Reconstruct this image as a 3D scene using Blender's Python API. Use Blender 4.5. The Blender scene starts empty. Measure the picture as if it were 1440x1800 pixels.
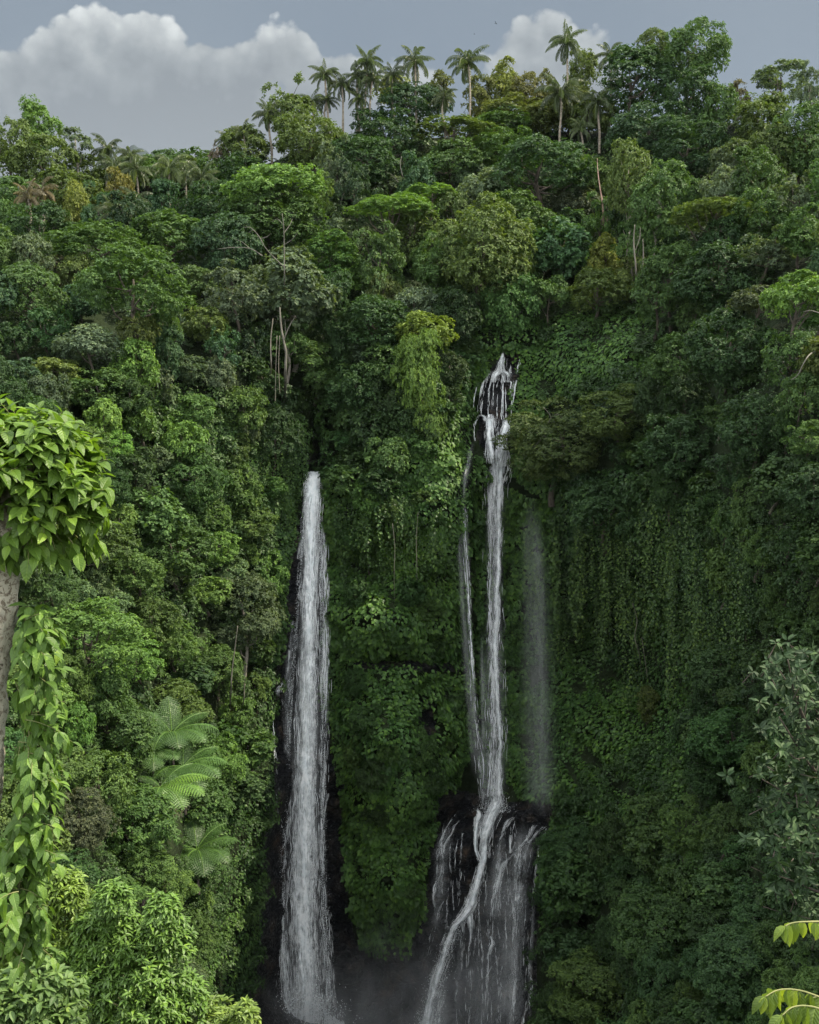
import bpy, math
import numpy as np
from mathutils import Vector, Matrix, Euler

scene = bpy.context.scene
COL = scene.collection
RNG = np.random.default_rng(7)

# ------------------------------------------------------------------ camera
W0, H0, F0 = 1440.0, 1800.0, 1930.0          # frame of the photograph and its focal length in those units
PITCH = math.radians(4.15)
CAM = np.array([0.0, 0.0, 90.0])
cam_d = bpy.data.cameras.new("camera")
cam_d.sensor_fit = 'VERTICAL'; cam_d.sensor_height = 24.0
cam_d.lens = F0 / H0 * 24.0
cam_d.clip_start = 0.1; cam_d.clip_end = 20000
cam = bpy.data.objects.new("camera", cam_d); COL.objects.link(cam)
cam.location = CAM; cam.rotation_euler = (math.pi / 2 - PITCH, 0, 0)
scene.camera = cam

# ------------------------------------------------------------------ light, sky, exposure
EXPO = 0.85           # exposed for the shaded cliff
SKY_K = 0.10          # strength of the clear sky
BACK = 5.2            # fill brightness added to the unseen sky overhead and behind the viewpoint
SUN_EL, SUN_AZ = math.radians(54), math.radians(92)     # azimuth clockwise from +Y (the view): 90 = from the right
sd = np.array([math.sin(SUN_AZ) * math.cos(SUN_EL), math.cos(SUN_AZ) * math.cos(SUN_EL), math.sin(SUN_EL)])
sun_d = bpy.data.lights.new("sun", 'SUN'); sun_d.energy = 5.0; sun_d.angle = math.radians(0.6); sun_d.color = (1.0, 0.90, 0.69)
sun = bpy.data.objects.new("sun", sun_d); COL.objects.link(sun)
sun.rotation_euler = Vector(-sd).to_track_quat('-Z', 'Y').to_euler()
scene.view_settings.view_transform = 'Standard'; scene.view_settings.look = 'None'
scene.view_settings.exposure = EXPO; scene.view_settings.gamma = 1.0
scene.render.engine = 'CYCLES'
cy = scene.cycles
cy.max_bounces = 6; cy.diffuse_bounces = 3; cy.glossy_bounces = 2; cy.transmission_bounces = 3
cy.transparent_max_bounces = 24; cy.volume_bounces = 1
cy.use_denoising = True
try: cy.denoiser = 'OPENIMAGEDENOISE'; cy.denoising_prefilter = 'NONE'
except Exception: pass
cy.sample_clamp_indirect = 4.0


def ray(px, py):
    """direction (x, 1, z) in the world through a point of the frame, per metre of depth along +Y"""
    a = (np.asarray(px, float) - W0 / 2) / F0
    b = -(np.asarray(py, float) - H0 / 2) / F0
    y = math.cos(PITCH) + b * math.sin(PITCH); z = -math.sin(PITCH) + b * math.cos(PITCH)
    return a / y, z / y


def at(px, py, Y):
    dx, dz = ray(px, py)
    Y = np.asarray(Y, float)
    return np.stack(np.broadcast_arrays(dx * Y, Y + 0 * dx, CAM[2] + dz * Y), -1)


class NT:
    """small helper round a node tree"""
    def __init__(s, tree): s.t = tree; s.n = tree.nodes; s.l = tree.links
    def new(s, kind, **kw):
        n = s.n.new(kind)
        for k, v in kw.items():
            if k == 'inp':
                for i, val in v.items():
                    if isinstance(val, bpy.types.NodeSocket): s.l.new(val, n.inputs[i])
                    else: n.inputs[i].default_value = val
            else: setattr(n, k, v)
        return n
    def math(s, op, a, b=0.0, c=None, clamp=False):
        n = s.n.new('ShaderNodeMath'); n.operation = op; n.use_clamp = clamp
        for i, v in enumerate((a, b) if c is None else (a, b, c)):
            if isinstance(v, bpy.types.NodeSocket): s.l.new(v, n.inputs[i])
            else: n.inputs[i].default_value = v
        return n.outputs[0]
    def mix(s, fac, a, b, blend='MIX'):
        n = s.n.new('ShaderNodeMix'); n.data_type = 'RGBA'; n.blend_type = blend
        for i, v in ((0, fac), (6, a), (7, b)):
            if isinstance(v, bpy.types.NodeSocket): s.l.new(v, n.inputs[i])
            else: n.inputs[i].default_value = v if i == 0 else (*v[:3], 1)
        return n.outputs[2]
    def ramp(s, fac, stops, interp='LINEAR'):
        n = s.n.new('ShaderNodeValToRGB'); n.color_ramp.interpolation = interp
        e = n.color_ramp.elements
        while len(e) < len(stops): e.new(0.5)
        for el, (p, c) in zip(e, stops):
            el.position = p; el.color = (*c, 1) if len(c) == 3 else c
        s.l.new(fac, n.inputs[0]); return n.outputs[0]
    def noise(s, vec, scale, detail=4, rough=0.55, dist=0.0):
        n = s.new('ShaderNodeTexNoise', inp={'Vector': vec, 'Scale': scale, 'Detail': detail, 'Roughness': rough, 'Distortion': dist})
        return n.outputs['Fac']
    def smooth(s, v, lo, hi, a=0.0, b=1.0):
        n = s.new('ShaderNodeMapRange', interpolation_type='SMOOTHSTEP', inp={'Value': v, 'From Min': lo, 'From Max': hi, 'To Min': a, 'To Max': b})
        return n.outputs[0]


def build_world():
    w = bpy.data.worlds.new("World"); scene.world = w; w.use_nodes = True
    T = NT(w.node_tree); T.n.clear()
    sky = T.new('ShaderNodeTexSky', sky_type='NISHITA', sun_disc=False, sun_elevation=SUN_EL, sun_rotation=SUN_AZ)
    sky.air_density = 1.0; sky.dust_density = 2.0; sky.altitude = 600
    # direction of the sky point as slopes against +Y
    geo = T.new('ShaderNodeNewGeometry')
    inc = T.new('ShaderNodeVectorMath', operation='SCALE', inp={0: geo.outputs['Incoming'], 'Scale': -1.0}).outputs[0]
    sep = T.new('ShaderNodeSeparateXYZ', inp={0: inc})
    yy = T.math('MAXIMUM', sep.outputs[1], 0.05)
    X = T.math('DIVIDE', sep.outputs[0], yy); Z = T.math('DIVIDE', sep.outputs[2], yy)
    front = T.smooth(sep.outputs[1], 0.05, 0.3)
    P = T.new('ShaderNodeCombineXYZ', inp={0: X, 1: Z, 2: 0.0}).outputs[0]
    n1 = T.noise(P, 9.0, 8, 0.55); n2 = T.noise(P, 30.0, 8, 0.62)
    def puffy(scale):
        w_ = T.new('ShaderNodeVectorMath', operation='MULTIPLY_ADD', inp={0: T.new('ShaderNodeTexNoise', inp={'Vector': P, 'Scale': scale * 0.8, 'Detail': 4.0}).outputs['Color'], 1: (0.5 / scale,) * 3, 2: P}).outputs[0]
        return T.math('SUBTRACT', 0.45, T.new('ShaderNodeTexVoronoi', feature='SMOOTH_F1', inp={'Vector': w_, 'Scale': scale, 'Smoothness': 0.25}).outputs['Distance'])
    p1, p2, p3 = puffy(24.0), puffy(55.0), puffy(120.0)
    wob = T.math('ADD', T.math('MULTIPLY', T.math('SUBTRACT', n1, 0.5), 0.045), T.math('MULTIPLY', T.math('SUBTRACT', n2, 0.5), 0.012))
    wob = T.math('ADD', wob, T.math('ADD', T.math('MULTIPLY', p1, 0.024), T.math('ADD', T.math('MULTIPLY', p2, 0.011), T.math('MULTIPLY', p3, 0.005))))
    px_ = 1.0 / F0

    def blob(circles):
        """signed height inside a union of round heads, in slope units"""
        best = None
        for (cx, cy_, r) in circles:
            dx, dz = ray(cx, cy_)
            d = T.new('ShaderNodeVectorMath', operation='DISTANCE', inp={0: P, 1: (float(dx), float(dz), 0.0)}).outputs['Value']
            v = T.math('SUBTRACT', r * px_, d)
            if best is None: best = v
            else:
                n = T.new('ShaderNodeMath', operation='SMOOTH_MAX', inp={0: best, 1: v, 2: 0.006}); best = n.outputs[0]
        return T.math('ADD', best, wob)
    big = blob([(-70, 200, 140), (30, 150, 85), (110, 110, 78), (175, 75, 68), (230, 110, 85), (290, 170, 110), (120, 230, 150), (350, 160, 88), (420, 150, 80), (390, 240, 130), (470, 115, 62), (520, 95, 52), (570, 150, 62), (610, 130, 46), (640, 160, 62), (560, 230, 110), (230, 280, 160), (0, 300, 130)])
    small = blob([(930, 80, 56), (965, 62, 46), (905, 115, 44), (980, 110, 54), (1025, 105, 40), (935, 150, 66), (1045, 150, 48), (720, 170, 50), (640, 120, 26), (700, 140, 32)])
    body_n = T.noise(P, 5.5, 6, 0.55); fine_n = T.noise(P, 16.0, 6, 0.6)
    billow = T.math('ADD', T.math('MULTIPLY', body_n, 0.6), T.math('MULTIPLY', fine_n, 0.4))
    billow = T.math('ADD', billow, T.math('ADD', T.math('MULTIPLY', p1, 0.30), T.math('ADD', T.math('MULTIPLY', p2, 0.20), T.math('MULTIPLY', p3, 0.10))))

    def cloud_col(h, hi, z0, z1):
        rim = T.smooth(h, 0.0, 0.042, 1.0, 0.0)
        top = T.smooth(Z, z0, z1)
        k = T.math('ADD', T.math('MULTIPLY', rim, 0.45), T.math('MULTIPLY', top, 0.52))
        k = T.math('ADD', k, T.math('MULTIPLY', T.math('SUBTRACT', billow, 0.5), 1.9), clamp=True)
        return T.ramp(k, [(0.0, (0.255, 0.285, 0.315)), (0.35, (0.345, 0.38, 0.405)), (0.7, (0.51, 0.545, 0.56)), (1.0, hi)])
    c_big = cloud_col(big, (0.74, 0.775, 0.78), 0.27, 0.41)
    c_small = cloud_col(small, (0.68, 0.715, 0.73), 0.30, 0.40)
    # thin high veil: the plain sky dulled to the grey blue of the photograph
    veil_n = T.noise(inc, 2.6, 5, 0.5)
    veil = T.ramp(veil_n, [(0.3, (0.205, 0.255, 0.315)), (0.7, (0.265, 0.315, 0.365))])
    skyc = T.new('ShaderNodeVectorMath', operation='SCALE', inp={0: sky.outputs[0], 'Scale': SKY_K}).outputs[0]
    base = T.mix(0.88, skyc, veil)
    m_small = T.math('MULTIPLY', T.smooth(small, -0.003, 0.005), front)
    m_big = T.math('MULTIPLY', T.smooth(big, -0.0022, 0.0042), front)
    c = T.mix(T.math('MULTIPLY', m_small, 0.93), base, c_small)
    c = T.mix(m_big, c, c_big)
    # low grey haze bank behind the ridge
    low = T.smooth(Z, 0.36, 0.22); lowm = T.math('MULTIPLY', T.math('MULTIPLY', low, front), T.smooth(X, 0.05, -0.18))
    c = T.mix(T.math('MULTIPLY', lowm, 0.85), c, (0.30, 0.335, 0.37))
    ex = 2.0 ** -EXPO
    behind = T.math('MAXIMUM', T.math('MULTIPLY', T.smooth(sep.outputs[1], 0.35, -0.5), 1.0), T.smooth(sep.outputs[2], 0.42, 0.85))  # added fill: unseen sky overhead and behind, brightened for the shaded cliff
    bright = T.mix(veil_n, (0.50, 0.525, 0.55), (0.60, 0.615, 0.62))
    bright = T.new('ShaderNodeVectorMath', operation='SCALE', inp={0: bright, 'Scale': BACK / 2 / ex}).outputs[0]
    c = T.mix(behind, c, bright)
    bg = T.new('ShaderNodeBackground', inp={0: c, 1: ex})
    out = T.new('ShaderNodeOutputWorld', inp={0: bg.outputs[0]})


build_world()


# ------------------------------------------------------------------ names, labels, objects
def tag(o, label=None, cat=None, group=None, kind=None):
    if label: o['label'] = label
    if cat: o['category'] = cat
    if group: o['group'] = group
    if kind: o['kind'] = kind
    return o


def empty(name, loc):
    o = bpy.data.objects.new(name, None); COL.objects.link(o)
    o.location = [float(v) for v in loc]; o.empty_display_size = 0.2
    return o


def link(name, me, parent=None, loc=(0, 0, 0), rot=(0, 0, 0), scl=(1, 1, 1), col=None):
    o = bpy.data.objects.new(name, me); COL.objects.link(o)
    o.parent = parent
    o.location = [float(v) for v in loc]; o.rotation_euler = [float(v) for v in rot]; o.scale = [float(v) for v in scl]
    if col is not None: o.color = (*col, 1.0)
    return o


class MB:
    """collects triangles and quads with per-vertex attributes and builds ONE mesh"""
    def __init__(s): s.v = []; s.f = []; s.a = {}; s.n = 0
    def add(s, V, F, **attrs):
        V = np.asarray(V, np.float32).reshape(-1, 3); F = np.asarray(F, np.int64)
        s.v.append(V); s.f.append(F + s.n)
        for k, val in attrs.items(): s.a.setdefault(k, []).append((s.n, np.asarray(val, np.float32)))
        s.n += len(V)
        return s
    def mesh(s, name, mat, smooth=False):
        me = bpy.data.meshes.new(name)
        V = np.concatenate(s.v); nv = len(V)
        me.vertices.add(nv); me.vertices.foreach_set('co', V.ravel())
        loops = np.concatenate([f.ravel() for f in s.f]); me.loops.add(len(loops)); me.loops.foreach_set('vertex_index', loops.astype(np.int32))
        tot = np.concatenate([np.full(len(f), f.shape[1]) for f in s.f]); st = np.concatenate([[0], np.cumsum(tot)[:-1]])
        me.polygons.add(len(tot)); me.polygons.foreach_set('loop_start', st.astype(np.int32))
        me.update(calc_edges=True)
        for k, lst in s.a.items():
            vec = lst[0][1].ndim == 2
            arr = np.zeros((nv, 3) if vec else nv, np.float32)
            for off, val in lst: arr[off:off + len(val)] = val
            at_ = me.attributes.new(k, 'FLOAT_VECTOR' if vec else 'FLOAT', 'POINT')
            at_.data.foreach_set('vector' if vec else 'value', arr.ravel())
        me.polygons.foreach_set('use_smooth', np.full(len(tot), smooth))
        for m in (mat if isinstance(mat, (list, tuple)) else [mat]): me.materials.append(m)
        return me


def nrm(v): return v / np.maximum(np.linalg.norm(v, axis=-1, keepdims=True), 1e-9)


def hash3(ix, iy, iz):
    h = (ix * 374761393 + iy * 668265263 + iz * 2147483647 + 1013904223) & 0xffffffff
    h = ((h ^ (h >> 13)) * 1274126177) & 0xffffffff
    return ((h ^ (h >> 16)) & 0xffff) / 65535.0


def vnoise(x, y, z=0.0):
    x, y, z = np.broadcast_arrays(np.asarray(x, float), np.asarray(y, float), np.asarray(z, float))
    ix, iy, iz = (np.floor(a).astype(np.int64) for a in (x, y, z)); fx, fy, fz = x - ix, y - iy, z - iz
    fx, fy, fz = (a * a * (3 - 2 * a) for a in (fx, fy, fz)); r = 0
    for i in (0, 1):
        for j in (0, 1):
            for k in (0, 1):
                r = r + hash3(ix + i, iy + j, iz + k) * (fx if i else 1 - fx) * (fy if j else 1 - fy) * (fz if k else 1 - fz)
    return r * 2 - 1


def fbm(x, y, z=0.0, o=4):
    r = 0; a = 1.0
    for i in range(o): r = r + a * vnoise(x * 2 ** i + 17 * i, y * 2 ** i - 9 * i, z * 2 ** i + 3 * i); a *= 0.5
    return r


def tube(mb, pts, rad, n=7, seed=0, **attrs):
    pts = np.asarray(pts, float); rad = np.broadcast_to(np.asarray(rad, float), (len(pts),))
    t = nrm(np.gradient(pts, axis=0)); ref = np.array([0.31, 0.9, 0.3]) if abs(t[:, 2]).mean() > 0.7 else np.array([0.0, 0.05, 1.0])
    a = nrm(np.cross(t, ref)); b = np.cross(t, a); th = np.linspace(0, 2 * np.pi, n, endpoint=False)
    wob = 1 + 0.08 * np.random.default_rng(seed).standard_normal((len(pts), n))
    V = pts[:, None] + rad[:, None, None] * wob[..., None] * (np.cos(th)[None, :, None] * a[:, None] + np.sin(th)[None, :, None] * b[:, None])
    m = len(pts); i = np.arange(m - 1)[:, None] * n; j = np.arange(n)[None]
    F = np.stack([i + j, i + (j + 1) % n, i + n + (j + 1) % n, i + n + j], -1).reshape(-1, 4)
    V = V.reshape(-1, 3); k = len(V)
    V = np.concatenate([V, pts[-1:]])
    mb.add(V, F, **{q: np.full(k + 1, v) for q, v in attrs.items()})
    mb.f.append(np.stack([np.arange(n) + (m - 1) * n, (np.arange(n) + 1) % n + (m - 1) * n, np.full(n, k)], -1) + mb.n - k - 1)


# leaf shapes: (t along, s across, fold side)
LO = (np.array([[0, 0], [0.45, -1], [1, 0], [0.45, 1]], float), np.array([[0, 1, 2], [0, 2, 3]]))
_w = np.array([0.0, 0.62, 1.0, 0.86, 0.45, 0.0]); _t = np.array([0.0, 0.14, 0.36, 0.6, 0.83, 1.0])
_hv = [[0, 0]]; _hf = []
for _i in range(1, 5): _hv += [[_t[_i], -_w[_i]], [_t[_i], 0], [_t[_i], _w[_i]]]
_hv += [[1, 0]]; _e = len(_hv) - 1
_hf3 = [[0, 2, 1], [0, 3, 2], [_e - 3, _e - 2, _e], [_e - 2, _e - 1, _e]]
_hf4 = [[1 + 3 * r + c, 2 + 3 * r + c, 5 + 3 * r + c, 4 + 3 * r + c] for r in range(3) for c in range(2)]
HI = (np.array(_hv, float), np.array(_hf3), np.array(_hf4))
HIO = (HI[0] * [1, 1] + 0, HI[1], HI[2])


def leaves(mb, P, D, N, L, Wd, fold=0.25, droop=0.15, rnd=None, shape=LO):
    """P base points, D directions, N upper normals, L lengths, Wd half widths"""
    P = np.asarray(P, float); k = len(P)
    D = nrm(np.asarray(D, float)); N = nrm(N - (N * D).sum(-1, keepdims=True) * D); S = np.cross(D, N)
    L = np.broadcast_to(L, (k,))[:, None, None]; Wd = np.broadcast_to(Wd, (k,))[:, None, None]
    droop = np.broadcast_to(droop, (k,))[:, None, None]; fold = np.broadcast_to(fold, (k,))[:, None, None]
    t, s = shape[0][:, 0][None, :, None], shape[0][:, 1][None, :, None]
    V = P[:, None] + D[:, None] * L * t * (1 - 0.25 * droop * t) + S[:, None] * Wd * s + N[:, None] * (fold * Wd * np.abs(s) - droop * L * t * t)
    m = shape[0].shape[0]; off = (np.arange(k) * m)[:, None, None]
    if rnd is None: rnd = RNG.random(k)
    r = np.repeat(rnd, m)
    uv = np.tile(np.concatenate([shape[0], np.zeros((m, 1))], 1), (k, 1))
    base = mb.n
    kw = dict(rnd=r)
    if shape is not LO: kw['luv'] = uv
    mb.add(V.reshape(-1, 3), (shape[1][None] + off).reshape(-1, 3), **kw)
    if len(shape) > 2: mb.f.append((shape[2][None] + off).reshape(-1, 4) + base)


def rand_dirs(k, rng=RNG, zmin=-1.0):
    z = rng.uniform(zmin, 1, k); a = rng.uniform(0, 2 * np.pi, k); r = np.sqrt(1 - z * z)
    return np.stack([r * np.cos(a), r * np.sin(a), z], -1)


def rosettes(mb, C, N, per, L, asp=0.27, open_=0.9, jit=0.25, up=0.35, rng=RNG, droop=0.2, shape=LO, fold=0.25):
    """sprigs: a ring of leaves round each centre C that opens away along N"""
    k = len(C); N = nrm(N)
    a = nrm(np.cross(N, rand_dirs(k, rng))); b = np.cross(N, a)
    L = np.broadcast_to(L, (k,))
    th = (np.arange(per)[None] * 2.399 + rng.uniform(0, 6.28, (k, 1)) + rng.normal(0, 0.25, (k, per)))
    rad = np.cos(th)[..., None] * a[:, None] + np.sin(th)[..., None] * b[:, None]
    e = rng.uniform(-0.15, 1.0, (k, per))[..., None]
    D = rad * open_ + N[:, None] * e * up + rng.normal(0, jit, (k, per, 3)); D[..., 2] -= 0.12
    UPN = N[:, None] * 0.9 + rng.normal(0, jit, (k, per, 3)) + np.array([0, 0, 0.35])
    P = C[:, None] + N[:, None] * (e * 0.35 * L[:, None, None]) + rad * 0.08 * L[:, None, None]
    Ls = (L[:, None] * rng.uniform(0.7, 1.2, (k, per))).ravel()
    spr = rng.random((k, 1)) * 0.6 + rng.random((k, per)) * 0.4
    leaves(mb, P.reshape(-1, 3), D.reshape(-1, 3), UPN.reshape(-1, 3), Ls, Ls * asp * rng.uniform(0.85, 1.15, k * per), rnd=spr.ravel(), droop=droop, shape=shape, fold=fold)


# ------------------------------------------------------------------ materials
def leaf_mat(name, trans=0.28, rough=0.55, spec=0.2, veins=False, patch=0.0):
    m = bpy.data.materials.new(name); m.use_nodes = True
    T = NT(m.node_tree); T.n.clear()
    oi = T.new('ShaderNodeObjectInfo'); at_ = T.new('ShaderNodeAttribute', attribute_name='rnd')
    r = at_.outputs['Fac']
    k = T.ramp(r, [(0.0, (0.47, 0.52, 0.46)), (0.5, (0.92, 0.95, 0.93)), (0.82, (1.3, 1.26, 1.05)), (1.0, (1.7, 1.52, 1.0))])
    c = T.mix(1.0, oi.outputs['Color'], k, 'MULTIPLY')
    if patch:
        tc = T.new('ShaderNodeTexCoord')
        n = T.noise(tc.outputs['Object'], patch, 3, 0.6)
        c = T.mix(1.0, c, T.ramp(n, [(0.3, (0.72, 0.82, 0.9)), (0.5, (1, 1, 1)), (0.72, (1.22, 1.2, 0.92))]), 'MULTIPLY')
    nrm_ = None
    if veins:
        uv = T.new('ShaderNodeAttribute', attribute_name='luv'); s = T.new('ShaderNodeSeparateXYZ', inp={0: uv.outputs['Vector']})
        ab = T.math('ABSOLUTE', s.outputs[1])
        mid = T.smooth(ab, 0.0, 0.12, 1.0, 0.0)
        side = T.math('SINE', T.math('MULTIPLY', T.math('SUBTRACT', s.outputs[0], T.math('MULTIPLY', ab, 0.28)), 44.0))
        c = T.mix(T.math('MULTIPLY', mid, 0.55), c, T.mix(1.0, c, (1.7, 1.55, 1.3), 'MULTIPLY'))
        nrm_ = T.new('ShaderNodeBump', inp={'Height': T.math('SUBTRACT', T.math('MULTIPLY', side, 0.5), mid), 'Strength': 0.35, 'Distance': 0.004}).outputs[0]
    b = T.new('ShaderNodeBsdfPrincipled', inp={'Base Color': c, 'Roughness': rough, 'Specular IOR Level': spec})
    tr = T.new('ShaderNodeBsdfTranslucent', inp={0: T.mix(1.0, c, (1.5, 1.55, 0.5), 'MULTIPLY')})
    if nrm_ is not None: T.l.new(nrm_, b.inputs['Normal'])
    mx = T.new('ShaderNodeMixShader', inp={0: trans, 1: b.outputs[0], 2: tr.outputs[0]})
    T.new('ShaderNodeOutputMaterial', inp={0: mx.outputs[0]})
    return m


def bark_mat(name, c0, c1, scale=3.0, zs=0.3, bump=0.5, spots=None):
    m = bpy.data.materials.new(name); m.use_nodes = True
    T = NT(m.node_tree); T.n.clear()
    tc = T.new('ShaderNodeTexCoord'); mp = T.new('ShaderNodeMapping', inp={0: tc.outputs['Object'], 'Scale': (1, 1, zs)})
    n = T.noise(mp.outputs[0], scale, 8, 0.65)
    c = T.ramp(n, [(0.32, c0), (0.62, c1)])
    if spots:
        v = T.noise(tc.outputs['Object'], spots[0], 7, 0.65, 0.6)
        c = T.mix(T.smooth(v, spots[1], spots[1] + 0.07), c, spots[2])
        v2 = T.noise(tc.outputs['Object'], spots[0] * 0.35, 5, 0.6)
        c = T.mix(T.smooth(v2, 0.5, 0.72, 0, 0.6), c, spots[3])
    bp = T.new('ShaderNodeBump', inp={'Height': n, 'Strength': bump, 'Distance': 0.05})
    b = T.new('ShaderNodeBsdfPrincipled', inp={'Base Color': c, 'Roughness': 0.85, 'Normal': bp.outputs[0]})
    T.new('ShaderNodeOutputMaterial', inp={0: b.outputs[0]})
    return m


def ground_mat(name, stops, scale, rough=0.9, bump=0.6, dist=0.4, wet=None):
    m = bpy.data.materials.new(name); m.use_nodes = True
    T = NT(m.node_tree); T.n.clear()
    tc = T.new('ShaderNodeTexCoord'); o = tc.outputs['Object']
    n = T.noise(o, scale, 10, 0.62); n2 = T.noise(o, scale * 6, 6, 0.6)
    mp = T.new('ShaderNodeMapping', inp={0: o, 'Scale': (1, 1, 2.2)}); vo = T.new('ShaderNodeTexVoronoi', feature='DISTANCE_TO_EDGE', inp={'Vector': mp.outputs[0], 'Scale': scale * 2.0})
    c = T.ramp(n, stops)
    h = T.math('ADD', T.math('ADD', n, T.math('MULTIPLY', n2, 0.35)), T.smooth(vo.outputs[0], 0, 0.12, -0.3, 0))
    bp = T.new('ShaderNodeBump', inp={'Height': h, 'Strength': bump, 'Distance': dist})
    b = T.new('ShaderNodeBsdfPrincipled', inp={'Base Color': c, 'Roughness': rough, 'Specular IOR Level': 0.16, 'Normal': bp.outputs[0]})
    if wet is not None: T.l.new(T.ramp(n2, [(0.4, (wet,) * 3), (0.65, (0.8,) * 3)]), b.inputs['Roughness'])
    T.new('ShaderNodeOutputMaterial', inp={0: b.outputs[0]})
    return m


M_LEAF = leaf_mat("foliage")
M_IVY = leaf_mat("creeper_foliage", trans=0.2, rough=0.5, spec=0.25, patch=0.09)
M_BIG = leaf_mat("broad_leaf", trans=0.36, rough=0.42, spec=0.32, veins=True)
M_SHINY = leaf_mat("waxy_leaf", trans=0.2, rough=0.36, spec=0.42, veins=True)
M_FROND = leaf_mat("frond", trans=0.3, rough=0.4, spec=0.4)
M_BARK = bark_mat("bark", (0.028, 0.022, 0.017), (0.085, 0.07, 0.052))
M_PALE = bark_mat("pale_bark", (0.12, 0.105, 0.08), (0.32, 0.29, 0.24), 2.0)
M_PALM = bark_mat("palm_bark", (0.09, 0.075, 0.055), (0.24, 0.21, 0.16), 1.5, 2.5)
M_LICHEN = bark_mat("lichen_bark", (0.10, 0.075, 0.05), (0.30, 0.25, 0.18), 9.0, 0.5, 0.8, (26.0, 0.44, (0.50, 0.46, 0.36), (0.05, 0.042, 0.03)))
M_TWIG = bark_mat("twig", (0.10, 0.12, 0.04), (0.2, 0.2, 0.08), 8)
M_ROCK = ground_mat("wet_rock", [(0.3, (0.006, 0.007, 0.009)), (0.5, (0.014, 0.0145, 0.017)), (0.6, (0.036, 0.031, 0.028)), (0.72, (0.085, 0.058, 0.04))], 0.35, 0.6, 1.0, 1.1, wet=0.28)
M_SOIL = ground_mat("soil", [(0.35, (0.007, 0.012, 0.004)), (0.6, (0.014, 0.023, 0.008)), (0.8, (0.028, 0.034, 0.014))], 0.25)  # soil colour lowered so gaps between leaves read as deep shade

# ------------------------------------------------------------------ the valley side: one sheet, its distance known at control points
RIDGE = np.array([(-520, 345), (0, 345), (120, 330), (300, 322), (420, 300), (480, 285), (560, 250), (700, 245), (830, 240), (960, 232), (1060, 230), (1150, 205), (1280, 215), (1440, 245), (1960, 260)], float)
CTRL = np.array([
    (-500, 345, 190), (0, 345, 206), (150, 345, 214), (300, 350, 220), (480, 285, 215), (700, 245, 226), (900, 235, 228), (1060, 230, 226), (1200, 205, 214), (1440, 245, 184), (1950, 260, 150),
    (-500, 600, 110), (0, 520, 148), (200, 520, 158), (400, 520, 162), (600, 430, 190), (600, 560, 176), (760, 430, 194), (900, 430, 190), (1000, 500, 180), (1200, 440, 172), (1440, 460, 130), (1950, 500, 90),
    (480, 690, 156), (400, 660, 152), (250, 660, 140), (540, 690, 166), (620, 680, 164), (720, 620, 166), (885, 600, 173), (1000, 590, 170), (1100, 600, 162), (1200, 660, 148), (1440, 700, 106), (1950, 800, 70),
    (440, 840, 152), (520, 860, 160), (560, 860, 161), (620, 850, 158), (540, 1200, 162), (540, 1500, 162), (540, 1750, 164), (500, 1250, 160), (600, 1500, 160),
    (680, 900, 155), (680, 1080, 156), (680, 1300, 151), (680, 1550, 150), (680, 1780, 154), (760, 800, 158), (760, 1000, 160), (760, 1300, 158),
    (870, 700, 171), (870, 900, 172), (860, 1150, 173), (860, 1380, 172), (870, 1425, 163), (860, 1600, 159), (840, 1790, 154), (780, 1600, 160), (940, 1600, 157),
    (950, 1000, 170), (950, 1300, 168), (1010, 850, 158), (1010, 1050, 164), (1100, 850, 148), (1100, 1050, 156), (1200, 850, 134), (1200, 1080, 142), (1200, 1300, 128), (1320, 900, 112), (1320, 1150, 116), (1440, 900, 94), (1440, 1200, 92),
    (1000, 1450, 152), (1000, 1600, 142), (1000, 1780, 128), (1100, 1400, 138), (1200, 1600, 108), (1200, 1780, 96), (1440, 1500, 80), (1440, 1780, 66), (1950, 1300, 55), (1950, 1800, 45),
    (450, 1000, 150), (470, 1250, 152), (460, 1500, 150), (440, 1750, 150), (380, 900, 146), (300, 900, 136), (150, 900, 120), (0, 900, 108), (380, 1150, 136), (300, 1250, 118), (150, 1200, 100), (0, 1200, 88),
    (400, 1450, 134), (390, 1650, 132), (300, 1500, 102), (200, 1600, 84), (0, 1600, 64), (200, 1800, 72), (380, 1790, 122), (-500, 1000, 70), (-500, 1600, 45),
    (-500, 2200, 40), (0, 2200, 48), (300, 2200, 70), (540, 2100, 110), (540, 2250, 90), (860, 2100, 108), (860, 2250, 90), (1200, 2200, 66), (1440, 2200, 50), (1950, 2200, 38)], float)
SC = 300.0


def _ker(d): return d + 0.0


def _solve():
    p = CTRL[:, :2] / SC; y = np.log(CTRL[:, 2])
    d = np.linalg.norm(p[:, None] - p[None], axis=-1); n = len(p)
    A = np.zeros((n + 3, n + 3)); A[:n, :n] = _ker(d) - 0.03 * np.eye(n)
    Q = np.c_[np.ones(n), p]; A[:n, n:] = Q; A[n:, :n] = Q.T
    return np.linalg.solve(A, np.r_[y, 0, 0, 0])


_cf = _solve()
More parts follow.
